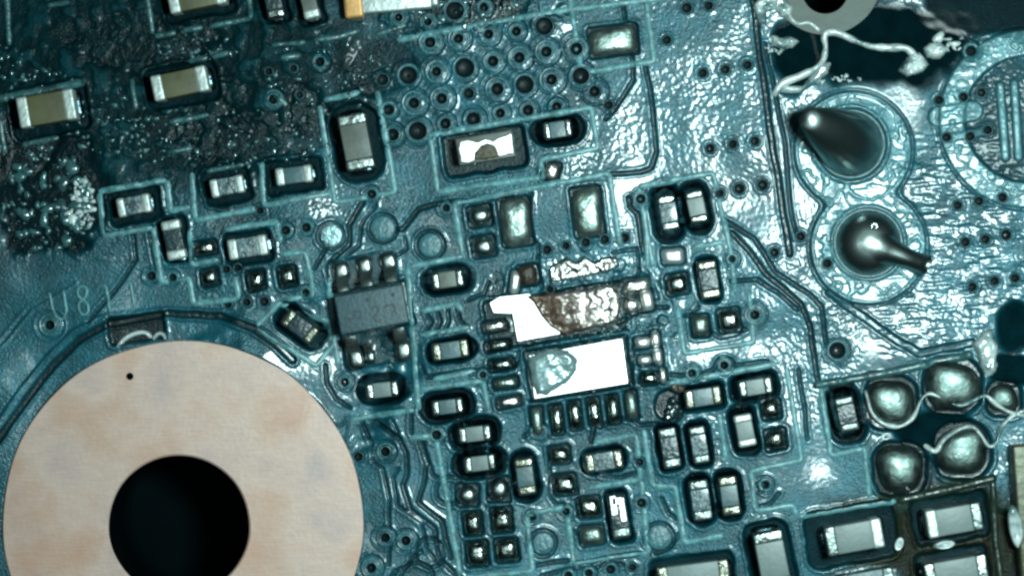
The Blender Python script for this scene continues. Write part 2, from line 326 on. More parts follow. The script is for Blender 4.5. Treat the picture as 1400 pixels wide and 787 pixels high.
# ---- ring area round the copper washer and grooves
arc = [(-30, 640), (0, 598), (40, 540), (75, 497), (110, 463), (148, 443), (230, 428), (300, 432), (345, 447), (378, 470), (400, 492)]
groove(arc, 8, 4.5, BLACK, 2.0, .9)
ridge([(p[0] - 9, p[1] - 9) for p in arc[:6]], 8, 2.5, None)
pit(186, 449, 76, 38, 7, 4, 9, 2, BLACK, 1.0, .97)
GR = [
 ([(1028, -10), (1040, 80), (1056, 200), (1069, 271), (1079, 347)], 7, 5, BLACK),
 ([(1046, 60), (1060, 130), (1074, 200), (1083, 300), (1092, 330)], 3.5, 3, GAP),
 ([(882, 89), (891, 142), (898, 208), (890, 229), (877, 235), (835, 238)], 4.5, 3, GAP),
 ([(852, 8), (856, 30), (871, 35), (872, 62), (863, 70), (866, 110), (838, 152), (828, 163)], 4, 3, GAP),
 ([(990, 300), (1030, 325), (1047, 350), (1060, 372), (1108, 402), (1124, 420), (1130, 470)], 4.5, 3.2, GAP),
 ([(1001, 318), (1022, 340), (1045, 372), (1095, 415), (1108, 445), (1112, 480), (1119, 522)], 5.5, 3.6, BLACK),
 ([(1000, 385), (1035, 381), (1060, 398), (1090, 422)], 4.5, 3.2, GAP),
 ([(1134, 400), (1200, 447), (1256, 483), (1330, 468)], 9, 2.6, MASK * .8),
 ([(914, 512), (935, 514), (946, 519), (958, 512), (975, 505), (982, 492), (998, 490), (1006, 500), (1050, 494)], 4, 2.6, GAP),
 ([(495, 276), (477, 307), (477, 335), (452, 358)], 5.5, 3.6, BLACK),
 ([(513, 280), (494, 307), (491, 335), (470, 352)], 3, 2.2, GAP),
 ([(604, 277), (571, 286), (551, 312), (536, 314)], 5.5, 3.6, BLACK),
 ([(700, 268), (640, 276), (612, 274)], 4, 2.5, GAP),
 ([(446, 338), (430, 366)], 4, 2.5, GAP),
 ([(726, 262), (722, 320), (735, 335), (736, 350)], 4, 2.6, GAP),
 ([(182, 320), (185, 355), (155, 400), (120, 440)], 4, 2.5, GAP),
 ([(205, 320), (214, 375)], 5, 3, GAP),
 ([(500, 587), (510, 610), (510, 630), (523, 640), (532, 681), (533, 720), (531, 770)], 3, 2.2, GAP),
 ([(518, 580), (548, 602), (556, 620), (557, 648), (551, 663), (553, 673), (560, 696), (594, 722), (602, 765), (627, 787), (640, 800)], 5, 3, GAP),
 ([(545, 640), (538, 653), (543, 689), (576, 714), (584, 750), (600, 772)], 3, 2.2, GAP),
 ([(574, 602), (583, 633), (579, 663), (571, 686), (604, 712), (617, 762)], 5, 3, GAP),
 ([(579, 602), (591, 648), (602, 653)], 3.5, 2.5, GAP),
 ([(533, 790), (541, 778), (556, 773), (564, 762), (576, 753)], 4.5, 2.6, GAP),
 ([(495, 575), (504, 600)], 3, 2, GAP), ([(510, 572), (548, 598)], 4, 2.4, GAP),
 ([(537, 575), (545, 592)], 3.5, 2.4, GAP), ([(562, 567), (563, 592)], 3.5, 2.4, GAP),
 ([(582, 428), (590, 440), (580, 456)], 3, 2.4, GAP), ([(597, 425), (602, 440), (596, 454)], 3.5, 2.6, GAP),
 ([(612, 424), (614, 440), (608, 452)], 3, 2.4, GAP), ([(624, 422), (630, 438), (640, 446)], 3, 2.4, GAP),
 ([(577, 500), (584, 515), (645, 506), (690, 508), (706, 500), (712, 478), (728, 470)], 4, 2.8, GAP),
 ([(724, 548), (862, 526)], 4, 3, BLACK), ([(757, 398), (845, 384)], 4, 3, BLACK),
 ([(862, 540), (866, 462)], 4, 3, GAP), ([(740, 392), (735, 352)], 4.5, 3, GAP),
 ([(820, 585), (842, 572), (858, 572), (874, 580), (900, 578)], 4, 2.8, GAP),
 ([(733, 584), (717, 598)], 4, 2.6, GAP), ([(812, 585), (808, 602)], 5, 3, BLACK),
 ([(786, 770), (874, 757)], 4.5, 3, BLACK), ([(730, 772), (776, 765)], 4, 3, BLACK),
 ([(740, 787), (770, 779), (790, 775), (815, 776), (830, 768), (852, 772)], 4, 2.5, GAP),
 ([(822, 650), (850, 652), (870, 646)], 3, 2.2, GAP), ([(905, 680), (913, 700), (924, 708)], 3.5, 2.4, GAP),
 ([(930, 728), (918, 748), (896, 757)], 3.5, 2.4, GAP), ([(783, 725), (797, 735)], 3, 2.2, GAP),
 ([(748, 612), (753, 680), (760, 690), (770, 688)], 3, 2.2, GAP),
 ([(860, 270), (862, 282), (872, 292), (876, 320), (880, 345)], 5, 3.4, BLACK),
 ([(838, 345), (872, 340), (874, 370), (868, 386)], 3, 2, GAP),
 ([(845, 440), (872, 428), (895, 420), (912, 420)], 4.5, 3, BLACK),
 ([(968, 452), (985, 461), (1006, 458), (1020, 450)], 4, 2.6, GAP),
 ([(930, 432), (945, 430), (955, 420)], 3.5, 2.2, GAP),
 ([(1040, 690), (1052, 688), (1064, 674)], 3, 2, GAP), ([(1092, 505), (1100, 560), (1104, 600)], 3, 2, GAP),
 ([(540, 350), (556, 340), (553, 325)], 3, 2, GAP),
 ([(445, 500), (446, 525), (458, 545), (478, 556)], 4, 2.4, GAP),
 ([(640, 410), (662, 400), (668, 385)], 3.5, 2.4, GAP),
 ([(0, 470), (40, 420), (100, 385)], 2.5, .8, MASK),
]
for (p, w, d, c) in GR: groove(p, w, d, c)
# round outlines of buried pads
def outline(cx, cy, r, w=3.5):
    groove([(cx + r * math.cos(t), cy + r * math.sin(t)) for t in np.linspace(0, 6.283, 28)], w, 2.2, GAP, 1.1, .7)
for (cx, cy, r) in [(588, 335, 19), (742, 742, 18), (901, 734, 20), (452, 322, 18), (523, 312, 19), (588, 755, 20), (570, 790, 22), (615, 670, 19)]:
    outline(cx, cy, r)

# ------------------------------------------------------------------ tables of things (positions on the board)
# kind, x, y, length, width, angle, height, body, end, surround (length, width, roundness) or None, label
A = 9
V = A - 90
COMP = [
 ('capacitor', 68, 150, 78, 42, 11, 34, 'c_olive', 'tin_white', (104, 70, 10, 'pit'), 'olive capacitor with frosted ends below a thick pale printed bar', 'large olive capacitors in the dark fluxed corner'),
 ('capacitor', 249, 116, 76, 35, 11, 34, 'c_olive', 'tin_white', (96, 54, 8, 'pit'), 'olive capacitor standing alone on dark crusted board, printed dashes above and below it', 'large olive capacitors in the dark fluxed corner'),
 ('capacitor', 271, -5, 78, 40, 11, 34, 'c_olive', 'tin_white', (96, 58, 8, 'pit'), 'olive capacitor framed by a broken printed outline, cut off by the picture edge', 'large olive capacitors in the dark fluxed corner'),
 ('capacitor', 488, 195, 76, 38, V + 1, 34, 'c_tan', 'tin', (108, 66, 30, 'pit'), 'tan grey upright capacitor in its own printed box beside the via field', None),
 ('capacitor', 762, 178, 42, 27, A - 1, 20, 'c_slate', 'tin', (78, 42, 21, 'fil'), 'slate resistor with two bright end bands in black oval pool next to burnt capacitor', None),
 ('resistor', 185, 281, 46, 26, 11, 20, 'c_speck', 'tin_white', (68, 48, 8, 'pit'), 'speckled small resistor with white ends inside stepped printed outline', None),
 ('resistor', 312, 255, 46, 25, 11, 20, 'c_speck', 'tin_white', (64, 46, 8, 'pit'), 'small resistor with white ends and brownish top edge under a short printed bar', None),
 ('capacitor', 403, 240, 50, 24, 8, 20, 'c_slate', 'tin_white', (76, 46, 6, 'pit'), 'slate blue small capacitor with white ends in a square dark pocket', None),
 ('resistor', 239, 328, 54, 26, V + 2, 20, 'c_dark', 'tin_white', (64, 38, 8, 'pit'), 'black upright resistor with two narrow white ends', None),
 ('resistor', 340, 338, 54, 28, 10, 20, 'c_speck', 'tin_white', (66, 44, 10, 'pit'), 'speckled blue resistor with white ends above a row of three solder dots', None),
 ('capacitor', 612, 382, 47, 27, A, 22, 'c_tan', 'tin', (74, 43, 21, 'fil'), 'tan grey capacitor in a black oval solder pool just right of the six legged chip', None),
 ('resistor', 616, 478, 54, 28, A, 20, 'c_slate', 'tin_gold', (72, 36, 17, 'fil'), 'slate resistor with yellowed ends facing a column of flat pads', None),
 ('capacitor', 523, 532, 48, 25, A - 2, 22, 'c_pale', 'tin', (74, 44, 22, 'fil'), 'pale grey capacitor in a black oval pool directly below the six legged chip', None),
 ('diode', 411, 446, 54, 28, -36, 20, 'c_dark', 'tin_gold', (78, 44, 18, 'fil'), 'black two ended part set diagonally beside the copper ring', None),
 ('capacitor', 612, 555, 46, 24, A - 1, 22, 'c_slate', 'tin', (78, 46, 22, 'fil'), 'topmost of three stepped capacitors sharing one black solder pool, teal body', None),
 ('capacitor', 649, 592, 48, 25, A - 1, 22, 'c_pale', 'tin', (76, 46, 22, 'fil'), 'middle of three stepped capacitors sharing one black solder pool', None),
 ('capacitor', 656, 632, 46, 25, A - 1, 22, 'c_pale', 'tin', (78, 46, 22, 'fil'), 'lowest of three stepped capacitors, above two round solder balls', None),
 ('capacitor', 718, 650, 54, 28, V, 20, 'c_slate', 'tin_gold', (76, 42, 21, 'fil'), 'upright blue capacitor in black oval pool beside two round solder balls', None),
 ('resistor', 825, 629, 56, 29, A, 20, 'c_speck', 'tin_gold', (68, 38, 18, 'fil'), 'speckled resistor with two gold ends below the row of six pins', None),
 ('resistor', 846, 705, 62, 28, V + 1, 20, 'c_dark', 'tin', (78, 34, 10, 'fil'), 'upright resistor with bright scratched white top end', None),
 ('resistor', 913, 291, 52, 28, V, 20, 'c_speck', 'tin', (86, 46, 22, 'fil'), 'speckled upright resistor, left of a pair in one black double pool', None),
 ('capacitor', 951, 283, 48, 28, V + 2, 22, 'c_pale', 'tin', (78, 44, 22, 'fil'), 'smooth grey upright capacitor, right of a pair in one black double pool', None),
 ('resistor', 968, 382, 56, 30, V, 20, 'c_dark', 'tin_gold', (66, 36, 14, 'fil'), 'black speckled upright resistor with pinkish top end above two square solder dots', None),
 ('capacitor', 960, 542, 54, 29, A - 1, 24, 'c_slate', 'tin_gold', (62, 38, 6, 'fil'), 'dark slate capacitor lying next to a black scorched triangle', None),
 ('capacitor', 1031, 528, 50, 26, A - 1, 26, 'c_pale', 'tin', (70, 44, 16, 'fil'), 'pale grey capacitor lying across the top of an upright pale one', None),
 ('capacitor', 1017, 587, 48, 28, V + 1, 26, 'c_pale', 'tin_white', (74, 40, 16, 'fil'), 'pale upright capacitor with white ends next to two solder dots', None),
 ('capacitor', 915, 611, 60, 28, V + 1, 22, 'c_dark', 'tin_dull', (68, 36, 10, 'fil'), 'dark blue upright capacitor below the black scorched triangle', None),
 ('resistor', 955, 607, 56, 26, V + 1, 20, 'c_speck', 'tin_dull', (66, 36, 12, 'fil'), 'speckled upright resistor beside the dark blue capacitor', None),
 ('resistor', 957, 682, 60, 30, V, 22, 'c_speck', 'tin_dull', (74, 42, 18, 'fil'), 'banded grey upright resistor, left of a tight pair', None),
 ('capacitor', 996, 676, 58, 29, V, 24, 'c_slate', 'tin_gold', (72, 40, 16, 'fil'), 'smooth blue grey upright capacitor, right of a tight pair', None),
 ('capacitor', 1156, 565, 52, 30, V + 4, 20, 'c_dark', 'tin_dull', (86, 54, 24, 'fil'), 'black upright capacitor in a black oval pool left of the large solder bumps', None),
 ('capacitor', 1164, 731, 78, 40, 10, 40, 'c_pale', 'tin_white', (124, 76, 14, 'pit'), 'pale grey capacitor with one bright white end in a rough rimmed pocket', 'large pale capacitors in dark flux'),
 ('capacitor', 1300, 708, 76, 38, 9, 40, 'c_pale', 'tin_white', (104, 62, 8, 'pit'), 'pale grey capacitor with bright white end nearest the olive shield frame', 'large pale capacitors in dark flux'),
 ('capacitor', 1303, 781, 86, 42, 9, 40, 'c_pale', 'tin', (100, 60, 8, 'pit'), 'pale grey capacitor below the one by the shield frame, partly cut off', 'large pale capacitors in dark flux'),
 ('capacitor', 1053, 762, 78, 40, V + 2, 40, 'c_pale', 'tin', (104, 62, 18, 'pit'), 'large pale upright capacitor cut off by the picture edge', None),
 ('capacitor', 947, 789, 98, 46, 7, 40, 'c_pale', 'tin_gold', (116, 62, 10, 'pit'), 'large pale capacitor mostly cut off beside a row of vias', None),
 ('capacitor', 1182, 797, 76, 40, 9, 34, 'c_slate', 'tin_dull', None, 'slate capacitor almost cut off below the rough rimmed pocket', None),
 ('capacitor', 375, 2, 50, 24, V + 3, 28, 'c_dark', 'tin', (60, 36, 6, 'pit'), 'dark narrow upright capacitor with one silver end at the picture edge', None),
 ('capacitor', 423, 2, 52, 22, V + 4, 28, 'c_tan', 'tin_white', (62, 34, 6, 'pit'), 'narrow upright capacitor with blazing white end beside the orange ended part', None),
]
for c in COMP:
    s = c[9]
    if s:
        if s[3] == 'pit': pit(c[1], c[2], s[0], s[1], c[5], s[2], 7, 2.5, BLACK * 1.4 if c[1] < 600 else BLACK * 2, 1.2, .95, wob=3.5, sp=.03)
        else: pit(c[1], c[2], s[0] - 2, s[1] - 2, c[5], s[2], 7, 2.2, BLACK, 0.9, .97, wob=2.6, sp=.05)  # black painted round the part stands in for dark reflections on the solder slopes
pit(663, 206, 112, 58, 9, 9, 9, 2.5, LAM_SHADE * .7, 2.0, .9)
pit(510, 422, 104, 62, 10.6, 4, 5, 2.5, LAM_SHADE * .6, 1.5, .9)
pit(505, 425, 92, 150, 10.6, 6, 3, 3, LAM_SHADE, .8, .7)

# via tables: x, y, inner radius, ring radius (0 = plain)
VIAS = [(588, 58, 7, 17), (627, 53, 6, 16), (668, 47, 6, 15), (558, 103, 12, 16), (597, 98, 6, 17), (635, 93, 13, 17), (674, 84, 7, 15),
 (566, 141, 7, 18), (604, 135, 7, 17), (641, 128, 7, 0), (680, 122, 8, 18), (571, 179, 12, 18), (609, 169, 7, 13), (647, 163, 9, 16), (684, 155, 6, 12),
 (537, 184, 8, 15), (531, 150, 7, 12), (523, 109, 8, 0), (374, 136, 6, 14), (402, 94, 5, 0), (438, 85, 6, 12), (368, 98, 5, 0), (410, 130, 5, 0),
 (744, 36, 12, 0), (710, 79, 7, 17), (747, 71, 7, 17), (788, 67, 8, 17), (717, 116, 12, 16), (754, 109, 7, 18), (794, 104, 11, 18), (813, 125, 7, 17),
 (832, 144, 6, 0), (722, 151, 7, 13), (761, 146, 6, 14), (706, 43, 6, 12), (622, 15, 12, 18), (662, 10, 6, 12), (545, 24, 5, 12), (585, 30, 5, 12),
 (939, 11, 7, 0), (969, 8, 6, 0), (912, 55, 6, 0), (961, 100, 6, 0), (992, 95, 6, 0), (1022, 89, 6, 0), (971, 203, 6, 0), (1002, 197, 6, 0), (1032, 193, 6, 0),
 (748, 341, 6, 0), (774, 336, 5, 0), (801, 331, 6, 0), (827, 327, 6, 0), (854, 325, 6, 0), (876, 272, 6, 10), (985, 264, 5, 0), (1011, 258, 7, 0), (1043, 253, 7, 0),
 (1001, 354, 4, 9), (1095, 323, 6, 0), (1059, 345, 6, 0), (1131, 360, 6, 0), (1309, 281, 6, 0), (1338, 275, 6, 0), (1370, 270, 6, 0),
 (1320, 331, 6, 0), (1347, 327, 6, 0), (1375, 321, 7, 0), (1330, 392, 6, 0), (1360, 384, 6, 0), (1388, 380, 6, 0),
 (1328, 70, 7, 12), (1284, 137, 6, 0), (1317, 133, 6, 0), (1342, 127, 6, 0), (1294, 188, 6, 0), (1326, 187, 6, 0), (1350, 178, 6, 0),
 (419, 311, 6, 9), (391, 315, 6, 9), (356, 288, 5, 0), (508, 265, 6, 9), (610, 284, 5, 8), (471, 522, 5, 11), (68, 444, 6, 17),
 (207, 377, 6, 8), (236, 379, 5, 8), (312, 416, 5, 0), (338, 413, 5, 0), (362, 412, 6, 0), (418, 400, 5, 8), (310, 368, 5, 0), (325, 366, 5, 0),
 (490, 624, 6, 0), (527, 617, 6, 13), (527, 734, 6, 13), (555, 738, 6, 14), (508, 775, 6, 15), (597, 594, 6, 10),
 (875, 631, 5, 0), (877, 687, 6, 9), (774, 699, 5, 8), (728, 706, 5, 8), (777, 786, 5, 9), (805, 783, 5, 9), (835, 778, 6, 9), (865, 775, 5, 0), (736, 590, 5, 12),
 (1032, 430, 6, 15), (946, 510, 5, 10), (990, 499, 5, 11), (1145, 479, 11, 15), (1046, 662, 5, 10), (1038, 664, 4, 0), (752, 395, 5, 0), (660, 512, 4, 8),
 (540, 345, 0, 0)]
VIAS = [v for v in VIAS if v[2] > 0]
for (x, y, r, R) in VIAS:
    if R: disc(x, y, R + 1, 0, MASK * .9, .5); 
    disc(x, y, r + 0.5, -14, BLACK, .9, 1.2, 0.9)
    k = win(x - 40, y - 40, x + 40, y + 40)
    if R:
        D = np.hypot(X[k] - x, Y[k] - y); H[k] -= 2.0 * np.exp(-((D - R - 1.5) / 1.6)**2); H[k] += .9 * np.exp(-((D - R - 4.5) / 1.6)**2)

# solder lands: x, y, w, h, angle, height, roundness exponent, material, label, group
G1 = 'solder dots without parts beside the dark crusted corner'
PADS = [
 (281, 339, 30, 19, 10, 8, 3, 'solder', 'low oblong solder dot left of speckled blue resistor', None),
 (287, 379, 24, 24, 9, 12, 4, 'solder', 'square solder dot boxed in by a printed corner outline', None),
 (350, 383, 24, 26, 9, 12, 4, 'solder', 'square solder dot below speckled blue resistor, twin farther from the six legged chip', 'twin solder dots below speckled resistor'),
 (393, 378, 24, 28, 9, 12, 4, 'solder', 'square solder dot below speckled blue resistor, twin nearer the six legged chip', 'twin solder dots below speckled resistor'),
 (656, 295, 31, 28, 9, 14, 2.3, 'solder_dark', 'round dark solder ball beside tall flat pad, nearer the printed box corner', 'two round solder balls stacked beside flat pads'),
 (661, 337, 32, 28, 9, 14, 2.4, 'solder_dark', 'round dark solder ball beside tall flat pad, nearer the scorched lump', 'two round solder balls stacked beside flat pads'),
 (926, 388, 30, 28, 9, 12, 3, 'solder', 'dark rounded solder dot left of black speckled upright resistor', None),
 (957, 445, 24, 30, 5, 10, 4, 'solder_dull', 'dull square solder dot, left of a pair in a printed box', None),
 (997, 438, 30, 32, 9, 12, 4, 'solder', 'shiny square solder dot, right of a pair in a printed box', None),
 (765, 621, 28, 24, 6, 11, 3.5, 'solder', 'small square solder dot above another, under the row of six pins', None),
 (772, 662, 32, 28, 6, 11, 4, 'solder', 'wide square solder dot left of gold ended speckled resistor', None),
 (805, 693, 32, 28, 6, 11, 4, 'solder', 'square solder dot left of the scratched upright resistor', None),
 (809, 731, 33, 26, 8, 9, 4, 'solder_dull', 'dull grainy solder dot below a shinier one', None),
 (639, 676, 30, 30, 0, 15, 2, 'solder_dark', 'round black solder ball with sharp glint touching the black pool', None),
 (682, 668, 30, 34, 0, 15, 2, 'solder_dark', 'taller round solder ball between black pool and upright capacitor', None),
 (646, 715, 25, 32, 5, 11, 4, 'solder', 'oblong solder dot linked by a short trace to one below it', None),
 (686, 710, 28, 34, 5, 11, 4, 'solder', 'oblong solder dot hanging by a short trace under a round ball', None),
 (652, 756, 29, 34, 5, 11, 4, 'solder', 'oblong solder dot at the lower end of a short trace', None),
 (693, 751, 31, 32, 5, 12, 4, 'solder', 'square dark solder dot with a hard glint in a pale outline', None),
 (1054, 559, 26, 26, 9, 11, 3.5, 'solder', 'square solder dot under pale lying capacitor, upper of a pair', None),
 (1060, 600, 28, 28, 9, 12, 3.5, 'solder', 'square solder dot beside pale upright capacitor, lower of a pair', None),
 (838, 56, 66, 40, 7, 8, 5, 'solder_dull', 'wide dull flat solder pad in a printed box by the via field', None),
 (705, 303, 42, 66, 7, 9, 5, 'solder_dull', 'tall flat solder pad next to two round solder balls', None),
 (803, 290, 40, 68, 7, 8, 5, 'solder_dull', 'tall flat solder pad above a row of five small vias', None),
 (754, 234, 22, 26, -15, 8, 3, 'foil', 'small crumpled silver scrap of solder below burnt capacitor', None),
 (920, 350, 30, 22, 5, 6, 5, 'plate', 'small bright white rectangular pad under the black double pool', None),
 (704, 386, 15, 32, -8, 8, 5, 'plate', 'narrow white pad beside a purple brown lump', None),
 (721, 376, 28, 28, 8, 12, 3, 'scorch', 'purple brown scorched lump at corner of the torn chip', None),
 (870, 391, 38, 22, 8, 7, 5, 'foil', 'pale oblong pad right of the charred epoxy', None),
 (863, 417, 20, 22, 8, 7, 3, 'foil', 'small crumpled pad right of the charred epoxy, left of a pair', None),
 (884, 410, 18, 30, 8, 7, 4, 'plate', 'bright upright pad right of the charred epoxy', None),
 (745, 641 - 641 + 341, 1, 1, 0, 1, 2, 'foil', '', None),
]
PADS = [p for p in PADS if p[8]]
LAND_L = [(676, 446), (681, 472), (686, 498), (691, 523), (696, 549)]
for i, (x, y) in enumerate(LAND_L):
    PADS.append((x, y, 34, 14, 9, 8, 4, ['foil', 'solder', 'solder', 'solder_dull', 'foil'][i],
                 ['first', 'second', 'third', 'fourth', 'fifth'][i] + ' slim oblong land in the column, counted from the torn chip plate', 'column of slim solder lands left of the chip site'))
for n_, (x, y, w, h, m) in enumerate([(878, 468, 22, 16, 'plate'), (881, 492, 20, 13, 'plate'), (887, 517, 24, 16, 'solder'),
                        (896, 464, 12, 24, 'plate'), (899, 487, 13, 24, 'plate'), (906, 513, 9, 22, 'plate')]):
    PADS.append((x, y, w, h, 6, 8, 4, m, ['bright oblong land touching the top right corner of the white chip pad', 'small bright land between two larger ones beside the white chip pad', 'grey oblong land next to the rust brown crust and white chip pad', 'bright upright land behind the oblong one at the chip pad corner', 'bright upright land behind the smallest one beside the chip pad', 'narrow white upright strip touching the rust brown crust'][n_], 'cluster of solder lands right of the chip site'))
for n_, (x, y, m) in enumerate([(734, 575, 'solder_dull'), (761, 573, 'solder'), (786, 567, 'solder'), (812, 563, 'solder'), (838, 559, 'solder'), (863, 553, 'solder_dull')]):
    PADS.append((x, y, 16, 40, 7, 9, 4, m, ['first', 'second', 'third', 'fourth', 'fifth', 'last'][n_] + ' slim upright land in the row of six, counted from the resin lump side', 'row of six pin lands below the chip site'))
for p in PADS:
    pit(p[0], p[1], p[2] + 3, p[3] + 3, p[4], 5, 4.5, 1.5, BLACK * 1.5, 1.0, .9, wob=1.2)
pit(1163, 197, 96, 96, 0, 48, 6, 2, BLACK, 2.5, .9, wob=0); pit(1187, 332, 92, 92, 0, 46, 6, 2, BLACK, 2.5, .9, wob=0)
BUMPS = [(1218, 550, 33, 15), (1302, 527, 36, 14), (1230, 640, 33, 17), (1316, 615, 35, 17), (1372, 545, 20, 9)]
for b in BUMPS: pit(b[0], b[1], b[2] * 2 + 8, b[2] * 2 + 8, 0, b[2] * .8, 6, 2.5, BLACK, 1.5, .9)
# recess under the torn chip
pit(760, 432, 190, 66, 9, 4, 4, 2, LAM_SHADE * .7, 1.5, .85); pit(791, 503, 142, 70, 9, 4, 4, 2, LAM_SHADE * .7, 1.5, .85)

# holes that really go through the board
RX, RY, RR, HX, HY, HR = 250.0, 711.5, 246.5, 245.0, 718.0, 96.0
TX, TY, TR = 1128.0, -12.0, 31.0
k = win(RX - 260, RY - 260, RX + 260, RY + 260)
D = np.hypot(X[k] - RX, Y[k] - RY); m = 1 - sst(RR - 3, RR + 1, D); H[k] = H[k] * (1 - m)
H[k] -= 2.5 * m

def hz(px, py):
    i = int(np.clip(np.searchsorted(xs, px) - 1, 0, len(xs) - 2)); j = int(np.clip(np.searchsorted(ys, py) - 1, 0, len(ys) - 2))
    u = min(max((px - xs[i]) / (xs[i + 1] - xs[i]), 0), 1); v = min(max((py - ys[j]) / (ys[j + 1] - ys[j]), 0), 1)
    return (H[j, i] * (1 - u) + H[j, i + 1] * u) * (1 - v) + (H[j + 1, i] * (1 - u) + H[j + 1, i + 1] * u) * v

# ------------------------------------------------------------------ object helpers
def link(name, me, m=None, parent=None, loc=None):
    o = bpy.data.objects.new(name, me); COL.objects.link(o)
    if m is not None:
        for mm in (m if isinstance(m, (list, tuple)) else [m]): me.materials.append(M[mm])
    if parent: o.parent = parent
    if loc is not None: o.location = loc
    return o
def pymesh(name, vs, fs, smooth=True):
    me = bpy.data.meshes.new(name); me.from_pydata([tuple(v) for v in vs], [], fs); me.update()
    if smooth: me.shade_smooth()
    return me
def tag(o, label, cat, group=None, kind=None):
    o['label'] = label; o['category'] = cat
    if group: o['group'] = group
    if kind: o['kind'] = kind
    return o
def empty(name, px, py, z, ang=0):
    e = bpy.data.objects.new(name, None); COL.objects.link(e); e.empty_display_size = 0.01
    e.location = W(px, py, z); e.rotation_euler = (0, 0, math.radians(ang)); return e
def box(name, sx, sy, z0, z1, cx=0, cy=0, bev=2.0, seg=3):
    bm = bmesh.new(); bmesh.ops.create_cube(bm, size=1)
    for v in bm.verts:
        v.co.x = (v.co.x * sx + cx) * S; v.co.y = (v.co.y * sy + cy) * S; v.co.z = (z0 + (v.co.z + .5) * (z1 - z0)) * S
    if bev: bmesh.ops.bevel(bm, geom=bm.edges[:], offset=bev * S, segments=seg, profile=.6, affect='EDGES')
    me = bpy.data.meshes.new(name); bm.to_mesh(me); bm.free(); me.shade_smooth(); return me
def lathe(name, prof, n=28, mats=None, ex=1.0):
    vs, fs, mi = [], [], []
    for (r, z) in prof:
        for i in range(n):
            t = 2 * math.pi * i / n; vs.append((r * math.cos(t) * S, r * math.sin(t) * S * ex, z * S))
    for j in range(len(prof) - 1):
        for i in range(n):
            a, b = j * n + i, j * n + (i + 1) % n
            fs.append((a, b, b + n, a + n)); mi.append(mats[j] if mats else 0)
    if prof[-1][0] < 1: fs.append(tuple((len(prof) - 1) * n + i for i in range(n))); mi.append(mats[-1] if mats else 0)
    me = pymesh(name, vs, fs); me.polygons.foreach_set('material_index', mi[:len(me.polygons)]); return me
def tube(name, pts, w, h, seed=0, wob=0.15, base=None, closed=False, sec=7, sm=2, jig=.9):
    """raised rounded strip that follows the board surface"""
    q = [];
    for (a, b) in zip(pts[:-1], pts[1:]):
        n = max(int(math.hypot(b[0] - a[0], b[1] - a[1]) / 3.0), 1)
        q += [(a[0] + (b[0] - a[0]) * t / n, a[1] + (b[1] - a[1]) * t / n) for t in range(n)]
    q.append(pts[-1]); q = np.array(q)
    for _ in range(sm):
        if len(q) > 4: q[1:-1] = .25 * q[:-2] + .5 * q[1:-1] + .25 * q[2:]
    tg = np.gradient(q, axis=0); tg /= np.linalg.norm(tg, axis=1)[:, None] + 1e-9
    nz = vnoise(q[:, 0], q[:, 1], 14, 300 + seed) ; nz2 = vnoise(q[:, 0], q[:, 1], 9, 400 + seed)
    q = q + np.stack([-tg[:, 1], tg[:, 0]], 1) * (nz2 * jig)[:, None]
    vs, fs = [], []
    n = len(q)
    for i in range(n):
        endf = min(1, (min(i, n - 1 - i) + .35) / 1.6) if not closed else 1
        ww = w * .5 * (1 + wob * 2 * nz[i]) * (0.45 + .55 * endf); hh = h * (1 + wob * nz2[i]) * endf
        zb = hz(*q[i]) if base is None else base
        for s in range(sec):
            a = math.pi * s / (sec - 1); o = -math.cos(a) * ww
            p = W(q[i, 0] - tg[i, 1] * o, q[i, 1] + tg[i, 0] * o, zb + math.sin(a) ** .8 * hh - 1.2 * (1 - math.sin(a)))
            vs.append(p)
    for i in range(n - 1):
        for s in range(sec - 1):
            a = i * sec + s; fs.append((a, a + 1, a + sec + 1, a + sec))
    me = pymesh(name, vs, fs); return me
def tube_obj(name, pts, w, h, m, parent=None, seed=0, **kw):
    me = tube(name, pts, w, h, seed, **kw)
    o = link(name, me, m, parent)
    return o
def dome(name, w, h, ht, ex, seed=0, rings=7, n=32, z0=-4, lump=0.06):
    rs = random.Random(seed); ph = [rs.random() * 6.28 for _ in range(4)]
    vs, fs = [], []
    prof = [(1.0, 0.0), (0.985, .22), (.94, .48), (.85, .70), (.70, .86), (.48, .96), (.22, 1.0)]
    for (f, zz) in prof:
        for i in range(n):
            t = 2 * math.pi * i / n; c, s = math.cos(t), math.sin(t)
            r = (abs(c) ** ex + abs(s) ** ex) ** (-1 / ex) * (1 + lump * math.sin(2 * t + ph[0]) * .6 + lump * .5 * math.sin(3 * t + ph[1]))
            vs.append((w / 2 * f * c * r * S, h / 2 * f * s * r * S, (z0 + (ht - z0) * zz + (.35 * math.sin(3 * t + ph[2]) * (1 - zz))) * S))
    for j in range(len(prof) - 1):
        for i in range(n):
            a, b = j * n + i, j * n + (i + 1) % n; fs.append((a, b, b + n, a + n))
    top = len(vs); vs.append((0, 0, ht * S)); L0 = (len(prof) - 1) * n
    for i in range(n): fs.append((L0 + i, L0 + (i + 1) % n, top))
    return pymesh(name, vs, fs)
def inpoly(x, y, P):
    c = np.zeros(x.shape, bool); n = len(P)
    for i in range(n):
        x1, y1 = P[i]; x2, y2 = P[(i + 1) % n]
        if y1 == y2: continue
        c ^= ((y1 > y) != (y2 > y)) & (x < (x2 - x1) * (y - y1) / (y2 - y1) + x1)
    return c
